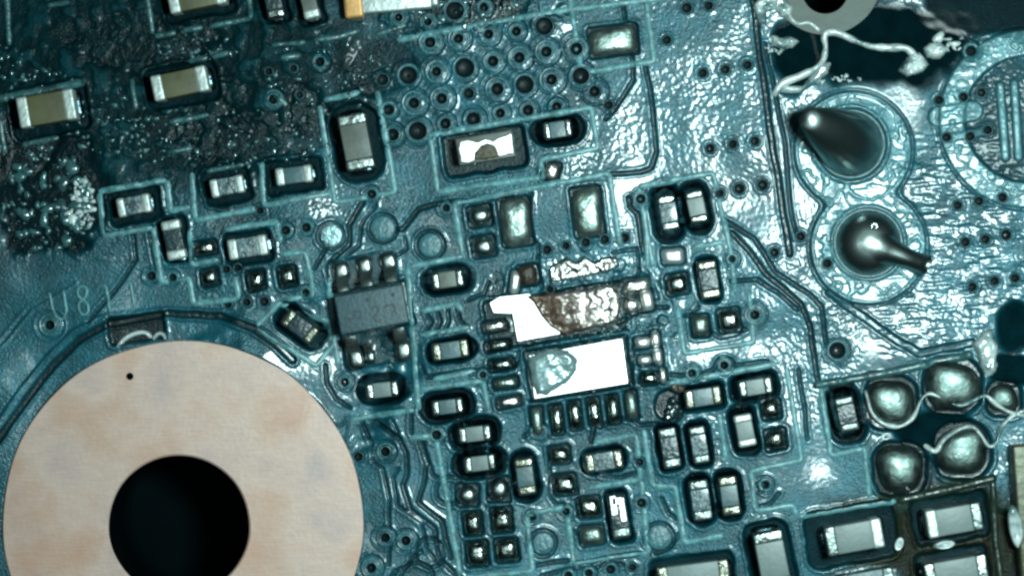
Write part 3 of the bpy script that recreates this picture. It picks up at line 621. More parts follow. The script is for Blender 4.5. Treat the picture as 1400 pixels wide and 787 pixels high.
def lump(name, P, z0, ht, amp, wl, edge, seed, step=1.8, tilt=(0, 0)):
    """solid irregular crust: outline P, top roughened, sides falling below the surface"""
    px = [p[0] for p in P]; py = [p[1] for p in P]
    gx = np.arange(min(px) - 3, max(px) + 4, step); gy = np.arange(min(py) - 3, max(py) + 4, step)
    x, y = np.meshgrid(gx, gy)
    xw = x + 2.5 * vnoise(x, y, 9, seed + 5); yw = y + 2.5 * vnoise(x, y, 9, seed + 6)
    ins = inpoly(xw, yw, P); D = polyd(xw, yw, list(P) + [P[0]]); D = np.where(ins, D, -D)
    z = z0 + (ht - z0) * np.clip(D / edge + .15, 0, 1) ** .5 + amp * (vnoise(x, y, wl, seed) * 1.6 + vnoise(x, y, wl * .5, seed + 1) + .6 * vnoise(x, y, wl * .27, seed + 2)) * np.clip(D / edge, 0, 1)
    z += tilt[0] * (x - np.mean(px)) + tilt[1] * (y - np.mean(py))
    keep = D > -step * 1.1
    z = np.where(D < 0, z0 - 2, z)
    idx = -np.ones(x.shape, int); idx[keep] = np.arange(keep.sum())
    vs = [W(a, b, c) for a, b, c in zip(x[keep], y[keep], z[keep])]
    q = keep[:-1, :-1] & keep[:-1, 1:] & keep[1:, :-1] & keep[1:, 1:]
    jj, ii = np.nonzero(q)
    fs = [(int(idx[j, i]), int(idx[j + 1, i]), int(idx[j + 1, i + 1]), int(idx[j, i + 1])) for j, i in zip(jj, ii)]
    return pymesh(name, vs, fs)
def plate(name, P, z0, z1, bev=1.2, curve=0.0):
    bm = bmesh.new()
    a = [bm.verts.new(W(x, y, z0)) for x, y in P]; f = bm.faces.new(a)
    bm.normal_update()
    if f.normal.z < 0: f.normal_flip()
    r = bmesh.ops.extrude_face_region(bm, geom=[f]); 
    for v in [g for g in r['geom'] if isinstance(g, bmesh.types.BMVert)]: v.co.z = z1 * S
    bmesh.ops.delete(bm, geom=[f], context='FACES')
    top = [e for e in bm.edges if all(v.co.z > (z0 + z1) / 2 * S for v in e.verts)]
    bmesh.ops.bevel(bm, geom=top, offset=bev * S, segments=2, affect='EDGES')
    bmesh.ops.recalc_face_normals(bm, faces=bm.faces[:])
    me = bpy.data.meshes.new(name); bm.to_mesh(me); bm.free(); return me

# ------------------------------------------------------------------ the setting
bn = link('bench', pymesh('bench', [(-4, -4, -.22), (4, -4, -.22), (4, 4, -.22), (-4, 4, -.22)], [(0, 1, 2, 3)]), 'bench'); bn['kind'] = 'structure'
nx, ny = len(xs), len(ys)
co = np.empty((ny, nx, 3)); co[..., 0] = (X - CX) * S; co[..., 1] = (CY - Y) * S; co[..., 2] = H * S
j, i = np.mgrid[0:ny - 1, 0:nx - 1]; j = j.ravel(); i = i.ravel()
fx = .25 * (xs[i] + xs[i + 1]) * 2; fy = .5 * (ys[j] + ys[j + 1])
keep = (np.hypot(fx - HX, fy - HY) > HR + 6) & (np.hypot(fx - TX, fy - TY) > TR + 2)
i = i[keep]; j = j[keep]
quads = np.stack([j * nx + i, (j + 1) * nx + i, (j + 1) * nx + i + 1, j * nx + i + 1], 1)
me = bpy.data.meshes.new('circuit_board')
me.vertices.add(nx * ny); me.vertices.foreach_set('co', co.ravel())
nf = len(quads); me.loops.add(nf * 4); me.polygons.add(nf)
me.loops.foreach_set('vertex_index', quads.ravel().astype(np.int32))
me.polygons.foreach_set('loop_start', np.arange(0, nf * 4, 4, dtype=np.int32))
me.update(calc_edges=True); me.shade_smooth()
at = me.attributes.new('pigment', 'FLOAT_COLOR', 'POINT')
cc = np.ones((ny * nx, 4), np.float32); cc[:, :3] = np.clip(C.reshape(-1, 3), 0.001, 1); at.data.foreach_set('color', cc.ravel())
for nm_, ar_ in (('copper', CU), ('shine', SH)):
    at = me.attributes.new(nm_, 'FLOAT', 'POINT'); at.data.foreach_set('value', np.clip(ar_, 0, 1).ravel().astype(np.float32))
at = me.attributes.new('gloss', 'FLOAT', 'POINT'); at.data.foreach_set('value', np.clip(G, .12, .7).ravel().astype(np.float32))
board = link('circuit_board', me, 'board'); board['kind'] = 'structure'
board['label'] = 'teal printed circuit board coated in wrinkled glossy flux'

# printed outlines
SILK = [
 [(135, 262), (227, 246)], [(136, 264), (142, 320)], [(142, 322), (208, 311)], [(209, 311), (220, 385), (258, 380), (264, 416), (326, 407), (321, 378)],
 [(229, 247), (233, 288), (260, 283)], [(262, 236), (267, 299)], [(267, 301), (351, 285)], [(260, 315), (262, 362), (298, 355)],
 [(308, 314), (379, 303), (384, 332)], [(384, 347), (417, 345), (429, 403), (392, 409)], [(358, 222), (361, 281), (453, 264)], [(448, 215), (457, 277), (540, 262), (516, 125)],
 [(437, 145), (448, 213)], [(443, 137), (492, 127)], [(350, 446), (382, 414), (450, 440), (456, 470), (431, 500), (352, 448)], [(449, 380), (455, 455), (462, 500)],
 [(481, 573), (566, 560)], [(557, 366), (563, 430), (572, 560)], [(632, 350), (558, 365)], [(574, 532), (660, 520), (668, 562)], [(576, 425), (624, 415), (632, 425)], [(577, 458), (642, 447)], [(592, 519), (650, 507)],
 [(543, 55), (700, 26), (782, 13), (885, 0), (960, -12)], [(777, -10), (788, 55), (795, 100)], [(883, 2), (894, 84), (806, 98)],
 [(587, 185), (808, 147), (817, 203), (738, 219), (742, 242), (598, 262), (588, 187)], [(632, 350), (621, 278), (832, 237), (848, 337)],
 [(872, 255), (975, 236), (1000, 350), (1005, 398)], [(873, 257), (893, 366)], [(881, 285), (886, 368)], [(944, 342), (952, 337), (990, 331)],
 [(926, 420), (935, 483), (1031, 468), (1024, 400)],
 [(596, 598), (629, 787), (632, 810)], [(560, 598), (594, 595)], [(719, 704), (728, 780), (636, 790)], [(720, 702), (773, 693)], [(775, 698), (784, 770), (886, 755), (877, 657)],
 [(803, 668), (876, 655), (869, 594), (812, 605)], [(880, 587), (892, 664), (923, 664), (936, 741), (988, 731)], [(910, 525), (1062, 497)], [(1075, 503), (1096, 629), (1026, 643), (1032, 698), (1084, 690), (1089, 705)],
 [(984, 570), (992, 628)], [(1089, 706), (1225, 684)], [(1122, 530), (1136, 622), (1180, 613)], [(1181, 610), (1189, 682)], [(860, 787), (868, 775)],
]
SILKD = [[(8, -10), (13, 62)], [(0, 165), (6, 210)], [(200, -10), (208, 46)], [(212, 50), (240, 45)], [(250, 42), (277, 38)], [(288, 36), (343, 25), (340, -6)],
 [(258, 84), (283, 79)], [(290, 78), (314, 72)], [(232, 167), (285, 157)], [(30, 198), (80, 188)], [(372, 62), (418, 58)], [(430, 55), (465, 50), (492, 42)], [(512, 48), (556, 34)], [(385, 80), (412, 76)],
 [(283, 234), (333, 225)], [(65, 8), (95, 3)], [(230, 208), (262, 203)], [(375, 128), (392, 145)], [(180, 108), (186, 150)]]
for n_, p in enumerate(SILK): tube_obj('silkscreen_line', p, 9.0, 1.6, 'silk', board, n_)
for n_, p in enumerate(SILKD): tube_obj('silkscreen_line', p, 8.5, 2.8, 'silk_dull', board, 60 + n_)
tube_obj('silkscreen_line', [(-14, 138), (60, 124), (118, 110)], 13, 4, 'silk_dull', board, 90)
tube_obj('silkscreen_line', [(1112, 527), (1220, 508), (1330, 484)], 13, 7, 'silk_dull', board, 91)
tube_obj('silkscreen_line', [(1228, 684), (1300, 668), (1362, 652)], 12, 6, 'silk_olive', board, 92)
tube_obj('silkscreen_line', [(1356, 655), (1362, 745), (1370, 800)], 11, 6, 'silk_olive', board, 93)
# reference designator U811
def q(l): return [(20 + a / 6.055, 370 + b / 6.055) for a, b in l]
tube_obj('silkscreen_letter', q([(288, 180), (310, 300), (335, 380), (375, 415), (410, 390), (428, 330), (402, 160)]), 5, 2.6, 'silk', board, 101)
tube_obj('silkscreen_letter', q([(565, 240), (530, 225), (512, 175), (530, 130), (570, 122), (600, 150), (600, 200), (565, 240), (530, 260), (525, 320), (555, 370), (600, 365), (615, 310), (595, 255), (565, 240)]), 4.4, 2.4, 'silk', board, 102)
tube_obj('silkscreen_letter', q([(715, 130), (745, 110), (770, 200), (790, 345)]), 5, 2.6, 'silk', board, 103)
tube_obj('silkscreen_letter', q([(930, 110), (955, 85), (975, 200), (990, 320)]), 5, 2.6, 'silk', board, 104)

# vias
vcache = {}
for (x, y, r, R) in VIAS:
    key = (r, R)
    if key not in vcache:
        if R == 0:
            prof = [(r + 1.8, -2.2), (r + .9, -.4), (r + .3, -.3), (r - .2, -1.6), (r - .8, -6), (r * .55, -9), (r * .2, -10)]; ms = [0, 0, 1, 1, 1, 1]
        elif R - r < 6:
            prof = [(R + 1, -1.6), (R - .6, 1.3), (r + 1, 1.2), (r - .3, -1.5), (r * .86, -6), (r * .5, -9), (r * .2, -10)]; ms = [0, 0, 0, 1, 1, 1]
        else:
            prof = [(R + .6, -2.2), (R - 1, 1.0), (R - 2.6, 1.3), (R - 4.2, .2), (r + 3.4, -.2), (r + 2, 1.4), (r + .6, 1.2), (r - .4, -1.5), (r * .8, -7), (r * .3, -10)]; ms = [0, 0, 0, 0, 0, 0, 1, 1, 1]
        vcache[key] = lathe('via', prof, 24, ms); 
        for mm in ('via_lip', 'via_hole'): vcache[key].materials.append(M[mm])
    o = bpy.data.objects.new('via', vcache[key]); COL.objects.link(o); o.parent = board
    lo = [hz(x + (r + 3 + (R and R - r)) * math.cos(t), y + (r + 3 + (R and R - r)) * math.sin(t)) for t in np.linspace(0, 6.28, 9)[:8]]
    o.location = W(x, y, float(np.mean(lo)) + .4); o.rotation_euler = (0, 0, rng.random() * 6)
# bare and masked round test pads in the board
for (x, y, r, m) in [(452, 322, 16, 'test_bright'), (523, 312, 17, 'test_mask'), (588, 335, 16, 'test_mask'), (742, 742, 15, 'test_mask'), (901, 734, 17, 'test_mask')]:
    link('test_pad', lathe('test_pad', [(r + .5, -3), (r, 1), (r - 1.5, 1.8), (r * .5, 2.1), (.5, 2.1)], 36), m, board, W(x, y, hz(x, y)))

# ------------------------------------------------------------------ copper ring with its drilled hole
ring = empty('copper_ring', RX, RY, 0)
tag(ring, 'large round pinkish copper pad with a black drilled hole', 'copper pad')
def annulus(name, cx, cy, R, hx, hy, hr, z0, z1, n=128):
    prof = []
    vs, fs = [], []
    rows = [(0, z0, 1), (0, z1 - 1.5, 1), (0.004, z1 - .4, 1), (0.010, z1, 1), (.25, z1, 1), (.5, z1, 1), (.75, z1, 1), (.985, z1, 1), (1.0, z1 - 1.5, 1), (1.0, z0, 1)]
    for (f, z, _) in rows:
        for i in range(n):
            t = 2 * math.pi * i / n
            wob = 1 + .0035 * math.sin(5 * t + 1) + .002 * math.sin(11 * t)
            ox, oy = cx + R * wob * math.cos(t), cy + R * wob * math.sin(t)
            ix, iy = hx + hr * math.cos(t) * (1 + .004 * math.sin(7 * t)), hy + hr * math.sin(t)
            p = W(ox + (ix - ox) * f, oy + (iy - oy) * f, z) - W(cx, cy, 0); vs.append(p)
    for j in range(len(rows) - 1):
        for i in range(n):
            a, b = j * n + i, j * n + (i + 1) % n; fs.append((a, a + n, b + n, b))
    me = pymesh(name, vs, fs, False); 
    return me
link('pad_face', annulus('pad_face', RX, RY, RR, HX, HY, HR, -5, 4.5), 'copper', ring)
hw = lathe('hole_wall', [(HR - .3, 3.2), (HR - 1.0, 0), (HR - 1.0, -200)], 96)
link('hole_wall', hw, 'void', ring, W(HX, HY, 0) - W(RX, RY, 0))
link('pin_mark', lathe('pin_mark', [(5.2, 4.4), (4.4, 5.3), (2, 5.0), (.5, 4.9)], 16), 'void', ring, W(178, 514, 0) - W(RX, RY, 0))

# ------------------------------------------------------------------ two lead components: body, ends, fillet
def fillet_mesh(L, Wd, rnd, il, iw, zt, n=56):
    vs, fs = [], []
    rows = [(0, -6.5), (.05, -5.2), (.18, -4.0), (.38, -1.0), (.6, zt * .25), (.8, zt * .5), (1, zt * .8)]
    for (f, z) in rows:
        for i in range(n):
            t = 2 * math.pi * i / n; c, s = math.cos(t), math.sin(t)
            # outer: rounded rectangle by ray
            def ray(hw, hh, r):
                lo, hi = 0, hw + hh
                for _ in range(22):
                    md = (lo + hi) / 2; qx, qy = abs(c * md) - hw + r, abs(s * md) - hh + r
                    d = math.hypot(max(qx, 0), max(qy, 0)) + min(max(qx, qy), 0) - r
                    if d < 0: lo = md
                    else: hi = md
                return lo
            if f == 0 and len(vs) < n: fillet_mesh.o.append(ray(L / 2, Wd / 2, min(rnd, Wd / 2 - .1))); fillet_mesh.i.append(ray(il / 2, iw / 2, 2))
            ro, ri = fillet_mesh.o[i], fillet_mesh.i[i]
            r = ro + (ri - ro) * f; vs.append((c * r * S, s * r * S, z * S))
    for j in range(len(rows) - 1):
        for i in range(n):
            a, b = j * n + i, j * n + (i + 1) % n; fs.append((a, b, b + n, a + n))
    return pymesh('solder_fillet', vs, fs)
for c in COMP:
    (name, x, y, L, Wd, ang, ht, body, end, sur, lab, grp) = c
    jit = rng.uniform(-1.2, 1.2)
    if sur and sur[3] == 'fil': L *= .92; Wd *= .88
    e = empty(name, x, y, -6, ang + jit)
    tag(e, lab, name, grp)
    tl = min(L * .23, 15) if L > 60 else L * .25
    link('body', box('body', L - 2 * tl + 3, Wd - 1.5, 2, ht + 5.2, 0, 0, 1.6), body, e)
    for s in (-1, 1):
        me_ = end
        if lab.startswith('pale grey capacitor with one') and s < 0: me_ = 'tin_dull'
        if lab.startswith('pale grey capacitor with bright') and s > 0: me_ = 'tin_dull'
        if lab.startswith('upright resistor with bright') and s > 0: me_ = 'tin_dull'
        link('terminal', box('terminal', tl, Wd, 0, ht + 6.2, s * (L - tl) / 2, 0, 4.2 if L < 70 else 3.4, 4), me_, e)
    if sur and sur[3] == 'fil':
        fillet_mesh.o = []; fillet_mesh.i = []
        link('solder_fillet', fillet_mesh(sur[0] + 3, sur[1] + 3, sur[2], L - 1, Wd - 1, ht), 'fillet', e)
    elif sur:
        for s in (-1, 1):
            o = link('solder_fillet', dome('solder_fillet', tl * 1.5, Wd * .96, ht * .22, 4, int(x), z0=-2), 'fillet', e); o.location = (s * (L / 2 - 4) * S, 0, 0)
    if lab.startswith('upright resistor with bright'):
        pts = [(-22, -6), (-6, -4), (-20, 1), (2, 0), (-18, 6), (-4, 8)]
        vs = []; fs = []
        for a, b in pts:
            pass
        bm = bmesh.new()
        for (a, b, l, w_) in [(-16, -5, 24, 5), (-8, 6, 26, 6), (-22, 1, 8, 14)]:
            r = bmesh.ops.create_cube(bm, size=1)
            for v in r['verts']:
                v.co.x = (v.co.x * l + a + rng.uniform(-2, 2)) * S; v.co.y = (v.co.y * w_ + b + rng.uniform(-1.5, 1.5)) * S; v.co.z = (ht + 5.5 + v.co.z * 3) * S
        mm = bpy.data.meshes.new('scraped_metal'); bm.to_mesh(mm); bm.free(); link('scraped_metal', mm, 'plate', e)

# burnt capacitor
e = empty('capacitor', 664, 203, -8, 9.5); tag(e, 'burnt capacitor with shiny bare white top and brown half round scorch', 'capacitor')
link('body', box('body', 78, 37, 0, 34, 0, 0, 2), 'c_tan', e)
def loc_poly(P, cx, cy): return [(a, b) for a, b in P]
o = link('bare_metal', lump('bare_metal', [(626, 194), (640, 191), (652, 195), (662, 190), (672, 193), (680, 187), (688, 186), (701, 181), (704, 212), (680, 216), (664, 220), (629, 226)], 20, 29.5, .35, 12, 2, 801, 1.5), 'plate', e)

burn = link('scorch_mark', lump('scorch_mark', [(648, 220), (648, 210), (655, 200), (666, 195), (677, 200), (684, 211), (682, 216), (665, 220)], 22, 31.2, .8, 8, 2.5, 811, 1.5), 'burnt', e)

for o in (burn, o): o.matrix_parent_inverse = (Matrix.Translation(e.location) @ Matrix.Rotation(math.radians(9.5), 4, 'Z')).inverted()
# orange ended part at the picture edge
e = empty('coil', 530, 0, -6, 5); tag(e, 'part with orange copper end and glaring white side beside black bubbly flux', 'component')
link('body', box('body', 96, 40, 0, 34, 12, 2, 3), 'tin_white', e)
link('terminal', box('terminal', 26, 46, 0, 36, -46, 0, 5, 4), 'orange', e)
link('terminal', box('terminal', 10, 38, 0, 36, 64, 3, 4, 4), 'tin_white', e)

# six legged chip
ch = empty('chip', 509.5, 422.6, -5, 10.6); tag(ch, 'dark slate six legged chip marked L2s upside down', 'chip')
def chiploc(px, py):
    a = math.radians(10.6); dx, dy = px - 509.5, -(py - 422.6)
    return dx * math.cos(a) + dy * math.sin(a), -dx * math.sin(a) + dy * math.cos(a)
bd = link('body', box('body', 94, 53, 5, 44, 0, 0, 2.6, 3), 'chip', ch)
def mark(pts, w=2.2):
    p = [chiploc(440 + a / 4.63, 340 + b / 4.63) for a, b in pts]
    vs, fs = [], []
    q_ = np.array(p, float); 
    tg = np.gradient(q_, axis=0) if len(q_) > 1 else np.array([[1, 0]]); tg /= np.linalg.norm(tg, axis=1)[:, None] + 1e-9
    for i_, (a, b) in enumerate(q_):
        for s in (-1, 1): vs.append(((a - tg[i_, 1] * s * w / 2) * S, (b + tg[i_, 0] * s * w / 2) * S, 44.25 * S))
    for i_ in range(len(q_) - 1): fs.append((2 * i_, 2 * i_ + 2, 2 * i_ + 3, 2 * i_ + 1))
    link('marking', pymesh('marking', vs, fs), 'chip_ink', bd)
mark([(395, 370), (425, 360), (455, 350), (460, 352), (468, 380), (476, 412)])
mark([(325, 378), (335, 365), (350, 362), (363, 375), (360, 398), (345, 418), (335, 435), (345, 452), (365, 458), (384, 442)])
mark([(168, 428), (178, 446), (198, 448), (212, 430), (208, 408), (222, 394), (246, 394), (258, 412), (250, 436), (232, 442)])
for cx_, cy_ in [(298, 320), (456, 290)]:
    mark([(cx_ + 9 * math.cos(t), cy_ + 9 * math.sin(t)) for t in np.linspace(0, 6.3, 10)], 2.6)
def leg(px, py, sgn, ln=34, w=17):
    """gull wing lead: shoulder, bend, foot"""
    u, v = chiploc(px, py)
    prof = [(-ln * .5, 30), (-ln * .28, 29), (-ln * .10, 20), (ln * .04, 9), (ln * .2, 6.5), (ln * .5, 6)]
    vs, fs = [], []
    for (d, z) in prof:
        for s, dz in ((-.5, -2), (-.5, 1.2), (-.35, 2.2), (.35, 2.2), (.5, 1.2), (.5, -2)): vs.append(((u + s * w) * S, (v + sgn * d) * S, (z + dz) * S))
    for a in range(len(prof) - 1):
        for b in range(5):
            k_ = a * 6 + b; fs.append((k_, k_ + 1, k_ + 7, k_ + 6))
    fs.append(tuple(range((len(prof) - 1) * 6, len(prof) * 6)))
    o = link('leg', pymesh('leg', vs, fs), 'tin_dull', ch)
    m_ = dome('solder_fillet', w * 1.5, ln * .85, 9, 3.2, int(px), z0=-3)
    f = link('solder_fillet', m_, 'solder_dark', o); f.location = (u * S, (v + sgn * ln * .32) * S, 2 * S)
for (px, py) in [(468, 381), (500, 374), (533, 368)]: leg(px, py, 1)
for (px, py) in [(484, 478), (549, 467)]: leg(px, py, -1, 38)
leg(505, 480, -1, 24, 10)

# solder lands and dots
for n_, (x, y, w, h, ang, ht, ex, m, lab, grp) in enumerate(PADS):
    o = link('solder_dot', dome('solder_dot', w, h, ht, ex, n_, z0=-5), m, None, W(x, y, 0)); o.rotation_euler = (0, 0, math.radians(ang))
    tag(o, lab, 'solder', grp)

# big solder bumps, faceted by wicked solder with small flux craters
BL = ['large rounded solder bump right of the black oval pool', 'large solder bump against the printed wall, ringed by painted flux glare', 'large solder bump with flux crater just above the rough rimmed pocket',
      'large solder bump with flux crater inside the lower flux loop', 'small dark solder bump at the end of the painted flux glare']
for n_, (x, y, r, ht) in enumerate(BUMPS):
    bm_ = dome('bump', r * 2.05, r * 1.95, ht, 2.6, 40 + n_, z0=-7, lump=.1)
    o = link('solder_bump', bm_, 'solder_bump', None, W(x, y, 0)); tag(o, BL[n_], 'solder')
    if n_ in (2, 3):
        t = lathe('flux_crater', [(11, -2), (9.5, 2.6), (8, 3.2), (6.2, 1.5), (3, .2), (.5, 0)], 22, None, .62)
        c_ = link('flux_crater', t, 'flux_glare', o); c_.location = Vector((0.014, -0.021, (ht - 9.5) * S)) if n_ == 2 else Vector((-.004, -.018, (ht - 6) * S))
        c_.rotation_euler = (math.radians(30), math.radians(18), math.radians(35)) if n_ == 2 else (math.radians(24), 0, 0)

# through-hole solder joints with clipped pins
def joint(x, y, r, tip, tip_r, ztip, lab, cone):
    e_ = empty('solder_joint', x, y, -4); tag(e_, lab, 'solder joint')
    link('solder_rim', lathe('solder_rim', [(r + 3, -2), (r + 1.6, 4), (r, 5), (r - 2, 4), (r - 2.5, 1)], 56), 'via_lip', e_)
    # smooth dome drawn out into the pin: rings slide from the base circle to the tip
    n = 44; vs, fs = [], []
    rows = 22
    for k_ in range(rows + 1):
        f = k_ / rows
        if cone:
            rad = r * (1 - f) ** .75 * .98 + tip_r * f ** .8; sl = f ** 1.25; z = ztip * (f ** .8)
        else:
            rad = (r - 1) * math.cos(min(f / .55, 1) * math.pi / 2) ** .8 + tip_r * sst(.35, .6, f); sl = sst(.42, 1.0, f) * .9 + .1 * f; z = ztip * math.sin(min(f / .6, 1) * math.pi / 2) ** .9
        rad = max(rad, tip_r * .98)
        for i_ in range(n):
            t = 2 * math.pi * i_ / n
            vs.append((((tip[0] - x) * sl + rad * math.cos(t)) * S, (-(tip[1] - y) * sl + rad * math.sin(t)) * S, (z + (0 if k_ < rows else 0)) * S))
    for k_ in range(rows):
        for i_ in range(n):
            a, b = k_ * n + i_, k_ * n + (i_ + 1) % n; fs.append((a, b, b + n, a + n))
    fs.append(tuple(rows * n + i_ for i_ in range(n)))
    link('solder_cone', pymesh('solder_cone', vs, fs), 'solder_dark', e_)
    return e_
joint(1163, 197, 46, (1098, 166), 12, 88, 'dark smooth solder joint drawn out into a leaning pointed cone', True)
# second joint: dome plus a bent, clipped lead
e2 = empty('solder_joint', 1187, 332, -4); tag(e2, 'round dark solder dome with a bent clipped pin lying across its rim', 'solder joint')
link('solder_rim', lathe('solder_rim', [(49, -2), (47.6, 4), (46, 5), (44, 4), (43.5, 1)], 56), 'via_lip', e2)
gx, gy = np.meshgrid(np.arange(-49, 96, 1.5), np.arange(-52, 60, 1.5))
rd_ = np.hypot(gx, gy); zd_ = np.where(rd_ < 45, 31 * np.sqrt(np.clip(1 - (rd_ / 45)**2, 0, 1)), -40)
L_ = math.hypot(77, 31); ux_, uy_ = 77 / L_, 31 / L_
ta_ = np.clip((gx * ux_ + gy * uy_) / L_, 0, 1); dp_ = np.hypot(gx - ta_ * L_ * ux_, gy - ta_ * L_ * uy_)
over_ = np.clip(gx * ux_ + gy * uy_ - L_, 0, 99); rp2_ = 21 - 8 * sst(.2, .75, ta_) + 1.5 * sst(.85, 1, ta_)
zp_ = np.where((dp_ < rp2_) & (over_ < 2), 6 + 34 * np.clip((ta_ - .1) / .85, 0, 1) + np.sqrt(np.clip(rp2_**2 - dp_**2, 0, None)), -40)
kk_ = 9.0; hh_ = np.clip(.5 + .5 * (zp_ - zd_) / kk_, 0, 1); zz_ = zd_ * (1 - hh_) + zp_ * hh_ + kk_ * hh_ * (1 - hh_)
kp_ = zz_ > -20; kp2_ = kp_.copy(); kp2_[1:] |= kp_[:-1]; kp2_[:-1] |= kp_[1:]; kp2_[:, 1:] |= kp_[:, :-1]; kp2_[:, :-1] |= kp_[:, 1:]
zz_ = np.where(kp_, np.maximum(zz_, 0), -2)
ix_ = -np.ones(gx.shape, int); ix_[kp2_] = np.arange(kp2_.sum())
qd_ = kp2_[:-1, :-1] & kp2_[:-1, 1:] & kp2_[1:, :-1] & kp2_[1:, 1:]
link('solder_dome', pymesh('solder_dome', [(a * S, -b * S, c_ * S) for a, b, c_ in zip(gx[kp2_], gy[kp2_], zz_[kp2_])],
     [(int(ix_[a, b]), int(ix_[a + 1, b]), int(ix_[a + 1, b + 1]), int(ix_[a, b + 1])) for a, b in zip(*np.nonzero(qd_))]), 'solder_dark', e2)
link('flux_bead', lathe('flux_bead', [(6, 0), (5, 1.6), (3.5, 2), (1.5, 1.2), (.4, 1)], 18), 'flux_clear', e2, Vector((6 * S, 22 * S, 25.5 * S)))

# ------------------------------------------------------------------ torn chip site
t1 = empty('torn_chip', 0, 0, 0); t1.location = W(760, 432, -3)
tag(t1, 'torn chip remains of bare white plate, charred brown epoxy and crumpled foil', 'damaged chip')
def toff(o, e_):
    o.location = -e_.location; return o
P1 = [(670, 414), (683, 406), (723, 402), (742, 410), (760, 440), (769, 455), (708, 466), (701, 428), (675, 427)]
pl = toff(link('bare_plate', plate('bare_plate', P1, -4, 7), 'plate', t1), t1)
tube_me = tube('plate_score', [(721, 444), (708, 448), (704, 409), (719, 407)], 2.6, .8, 5, base=7.1)
link('plate_score', tube_me, 'scorch', pl)
UN = [(718, 404), (752, 400), (782, 397), (810, 393), (836, 389), (848, 404), (848, 422), (844, 439), (822, 447), (808, 449), (790, 453), (766, 457), (749, 447), (738, 432), (728, 416)]
cm = lump('charred_epoxy', UN, -2, 10, 1.9, 16, 4, 821, 1.5)
n_v = len(cm.vertices); vv = np.empty(n_v * 3); cm.vertices.foreach_get('co', vv); vv = vv.reshape(-1, 3) / S; vx, vy = vv[:, 0] + CX, CY - vv[:, 1]
tt = sst(758, 826, vx - .35 * (vy - 425) + 34 * vnoise(vx, vy, 16, 95) + 22 * vnoise(vx, vy, 6, 96))
pc = np.ones((n_v, 4), np.float32); pc[:, :3] = np.array((0.085, 0.050, 0.032)) * (1 - tt[:, None]) + np.array((0.66, 0.60, 0.56)) * tt[:, None]
cm.attributes.new('pigment', 'FLOAT_COLOR', 'POINT').data.foreach_set('color', pc.ravel())
for nm_, ar_ in (('copper', .25 + .7 * tt), ('shine', .25 + .2 * tt), ('gloss', .42 - .06 * tt)):
    cm.attributes.new(nm_, 'FLOAT', 'POINT').data.foreach_set('value', ar_.astype(np.float32))
toff(link('charred_epoxy', cm, 'char', t1), t1)
toff(link('torn_land', lump('torn_land', [(752, 386), (750, 366), (765, 356), (775, 350), (788, 358), (800, 348), (812, 357), (828, 350), (842, 350), (847, 362), (836, 369), (822, 374), (800, 379), (775, 384)], -2, 8, 2.0, 14, 3.5, 841, 1.5), 'foil', t1), t1)
t2 = empty('chip_pad', 0, 0, 0); t2.location = W(791, 503, -3)
tag(t2, 'glaring white bare rectangular chip pad with a grey resin lump on one end', 'chip pad')
pl = toff(link('bare_plate', plate('bare_plate', [(724, 486), (850, 463), (858, 523), (731, 544)], -4, 6), 'plate', t2), t2)
toff(link('resin_lump', lump('resin_lump', [(722, 488), (746, 477), (778, 477), (791, 491), (788, 508), (774, 526), (749, 540), (733, 541), (727, 520)], 2, 12, 1.5, 20, 9, 851, 1.5), 'resin', t2), t2)
for n_, (x, y) in enumerate([(806, 496), (836, 503), (833, 513), (824, 518), (843, 515), (838, 519), (816, 519), (805, 466), (812, 534), (846, 500)]):
    toff(link('speck', pymesh('speck', [W(x + rng.uniform(1, 2.4) * math.cos(t), y + rng.uniform(.8, 2) * math.sin(t), 6.15) for t in np.linspace(0, 6.28, 9)[:8]][::-1], [tuple(range(8))], False), 'scorch', pl), t2).location = Vector((0, 0, 0))

# black scorched corner near the chip
o = link('charred_flake', lump('charred_flake', [(905, 578), (912, 545), (922, 540), (932, 556), (926, 572)], -2, 9, 2.0, 12, 4, 861, 1.8), 'flux_dark'); tag(o, 'black scorched triangle of resin above dark blue capacitor', 'residue')
o = link('charred_flake', lump('charred_flake', [(911, 524), (922, 520), (938, 528), (934, 538), (918, 535)], -2, 7, 2.0, 12, 3, 871, 1.8), 'scorch'); tag(o, 'rust brown scorched crust beside slate capacitor', 'residue')

# ------------------------------------------------------------------ flux: threads and rims with glare painted white, drops
def zq(l): return [(1090 + a / 2.406, 460 + b / 2.406) for a, b in l]
def flux(name, pts, w, h, lab, seed, m='flux_glare', wob=.3, base=None):
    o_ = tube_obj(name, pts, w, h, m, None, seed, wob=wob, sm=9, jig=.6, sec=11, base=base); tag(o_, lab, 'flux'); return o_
flux('flux_glare_edge', zq([(222, 175), (240, 250), (275, 285), (330, 300), (380, 270), (405, 200), (430, 180), (480, 205), (530, 230), (580, 210), (615, 185), (660, 230), (700, 250), (760, 262)]), 6.5, 8, 'flux edge with painted white glare looping around the upper large solder bumps', 1, base=4)
flux('flux_glare_edge', zq([(415, 355), (455, 385), (475, 340), (530, 300), (575, 290), (600, 320), (630, 370), (655, 350), (665, 295), (700, 260), (760, 235)]), 7, 8, 'flux edge with painted white glare arching over the lower large solder bump', 2, base=5)
flux('flux_glare_edge', [(1058, 132), (1066, 114), (1090, 106), (1112, 96), (1127, 84), (1129, 62), (1124, 46), (1140, 42), (1160, 52), (1188, 64), (1215, 66), (1240, 64), (1256, 84)], 10, 7, 'flux meniscus with its glare painted white, winding across the black pool', 3, base=0)
flux('flux_glare_edge', [(1036, 20), (1052, 10), (1072, 8), (1080, 26), (1092, 36), (1104, 28), (1122, 44)], 8, 7, 'curled flux edge with painted white glare beside the pale round pad', 4)
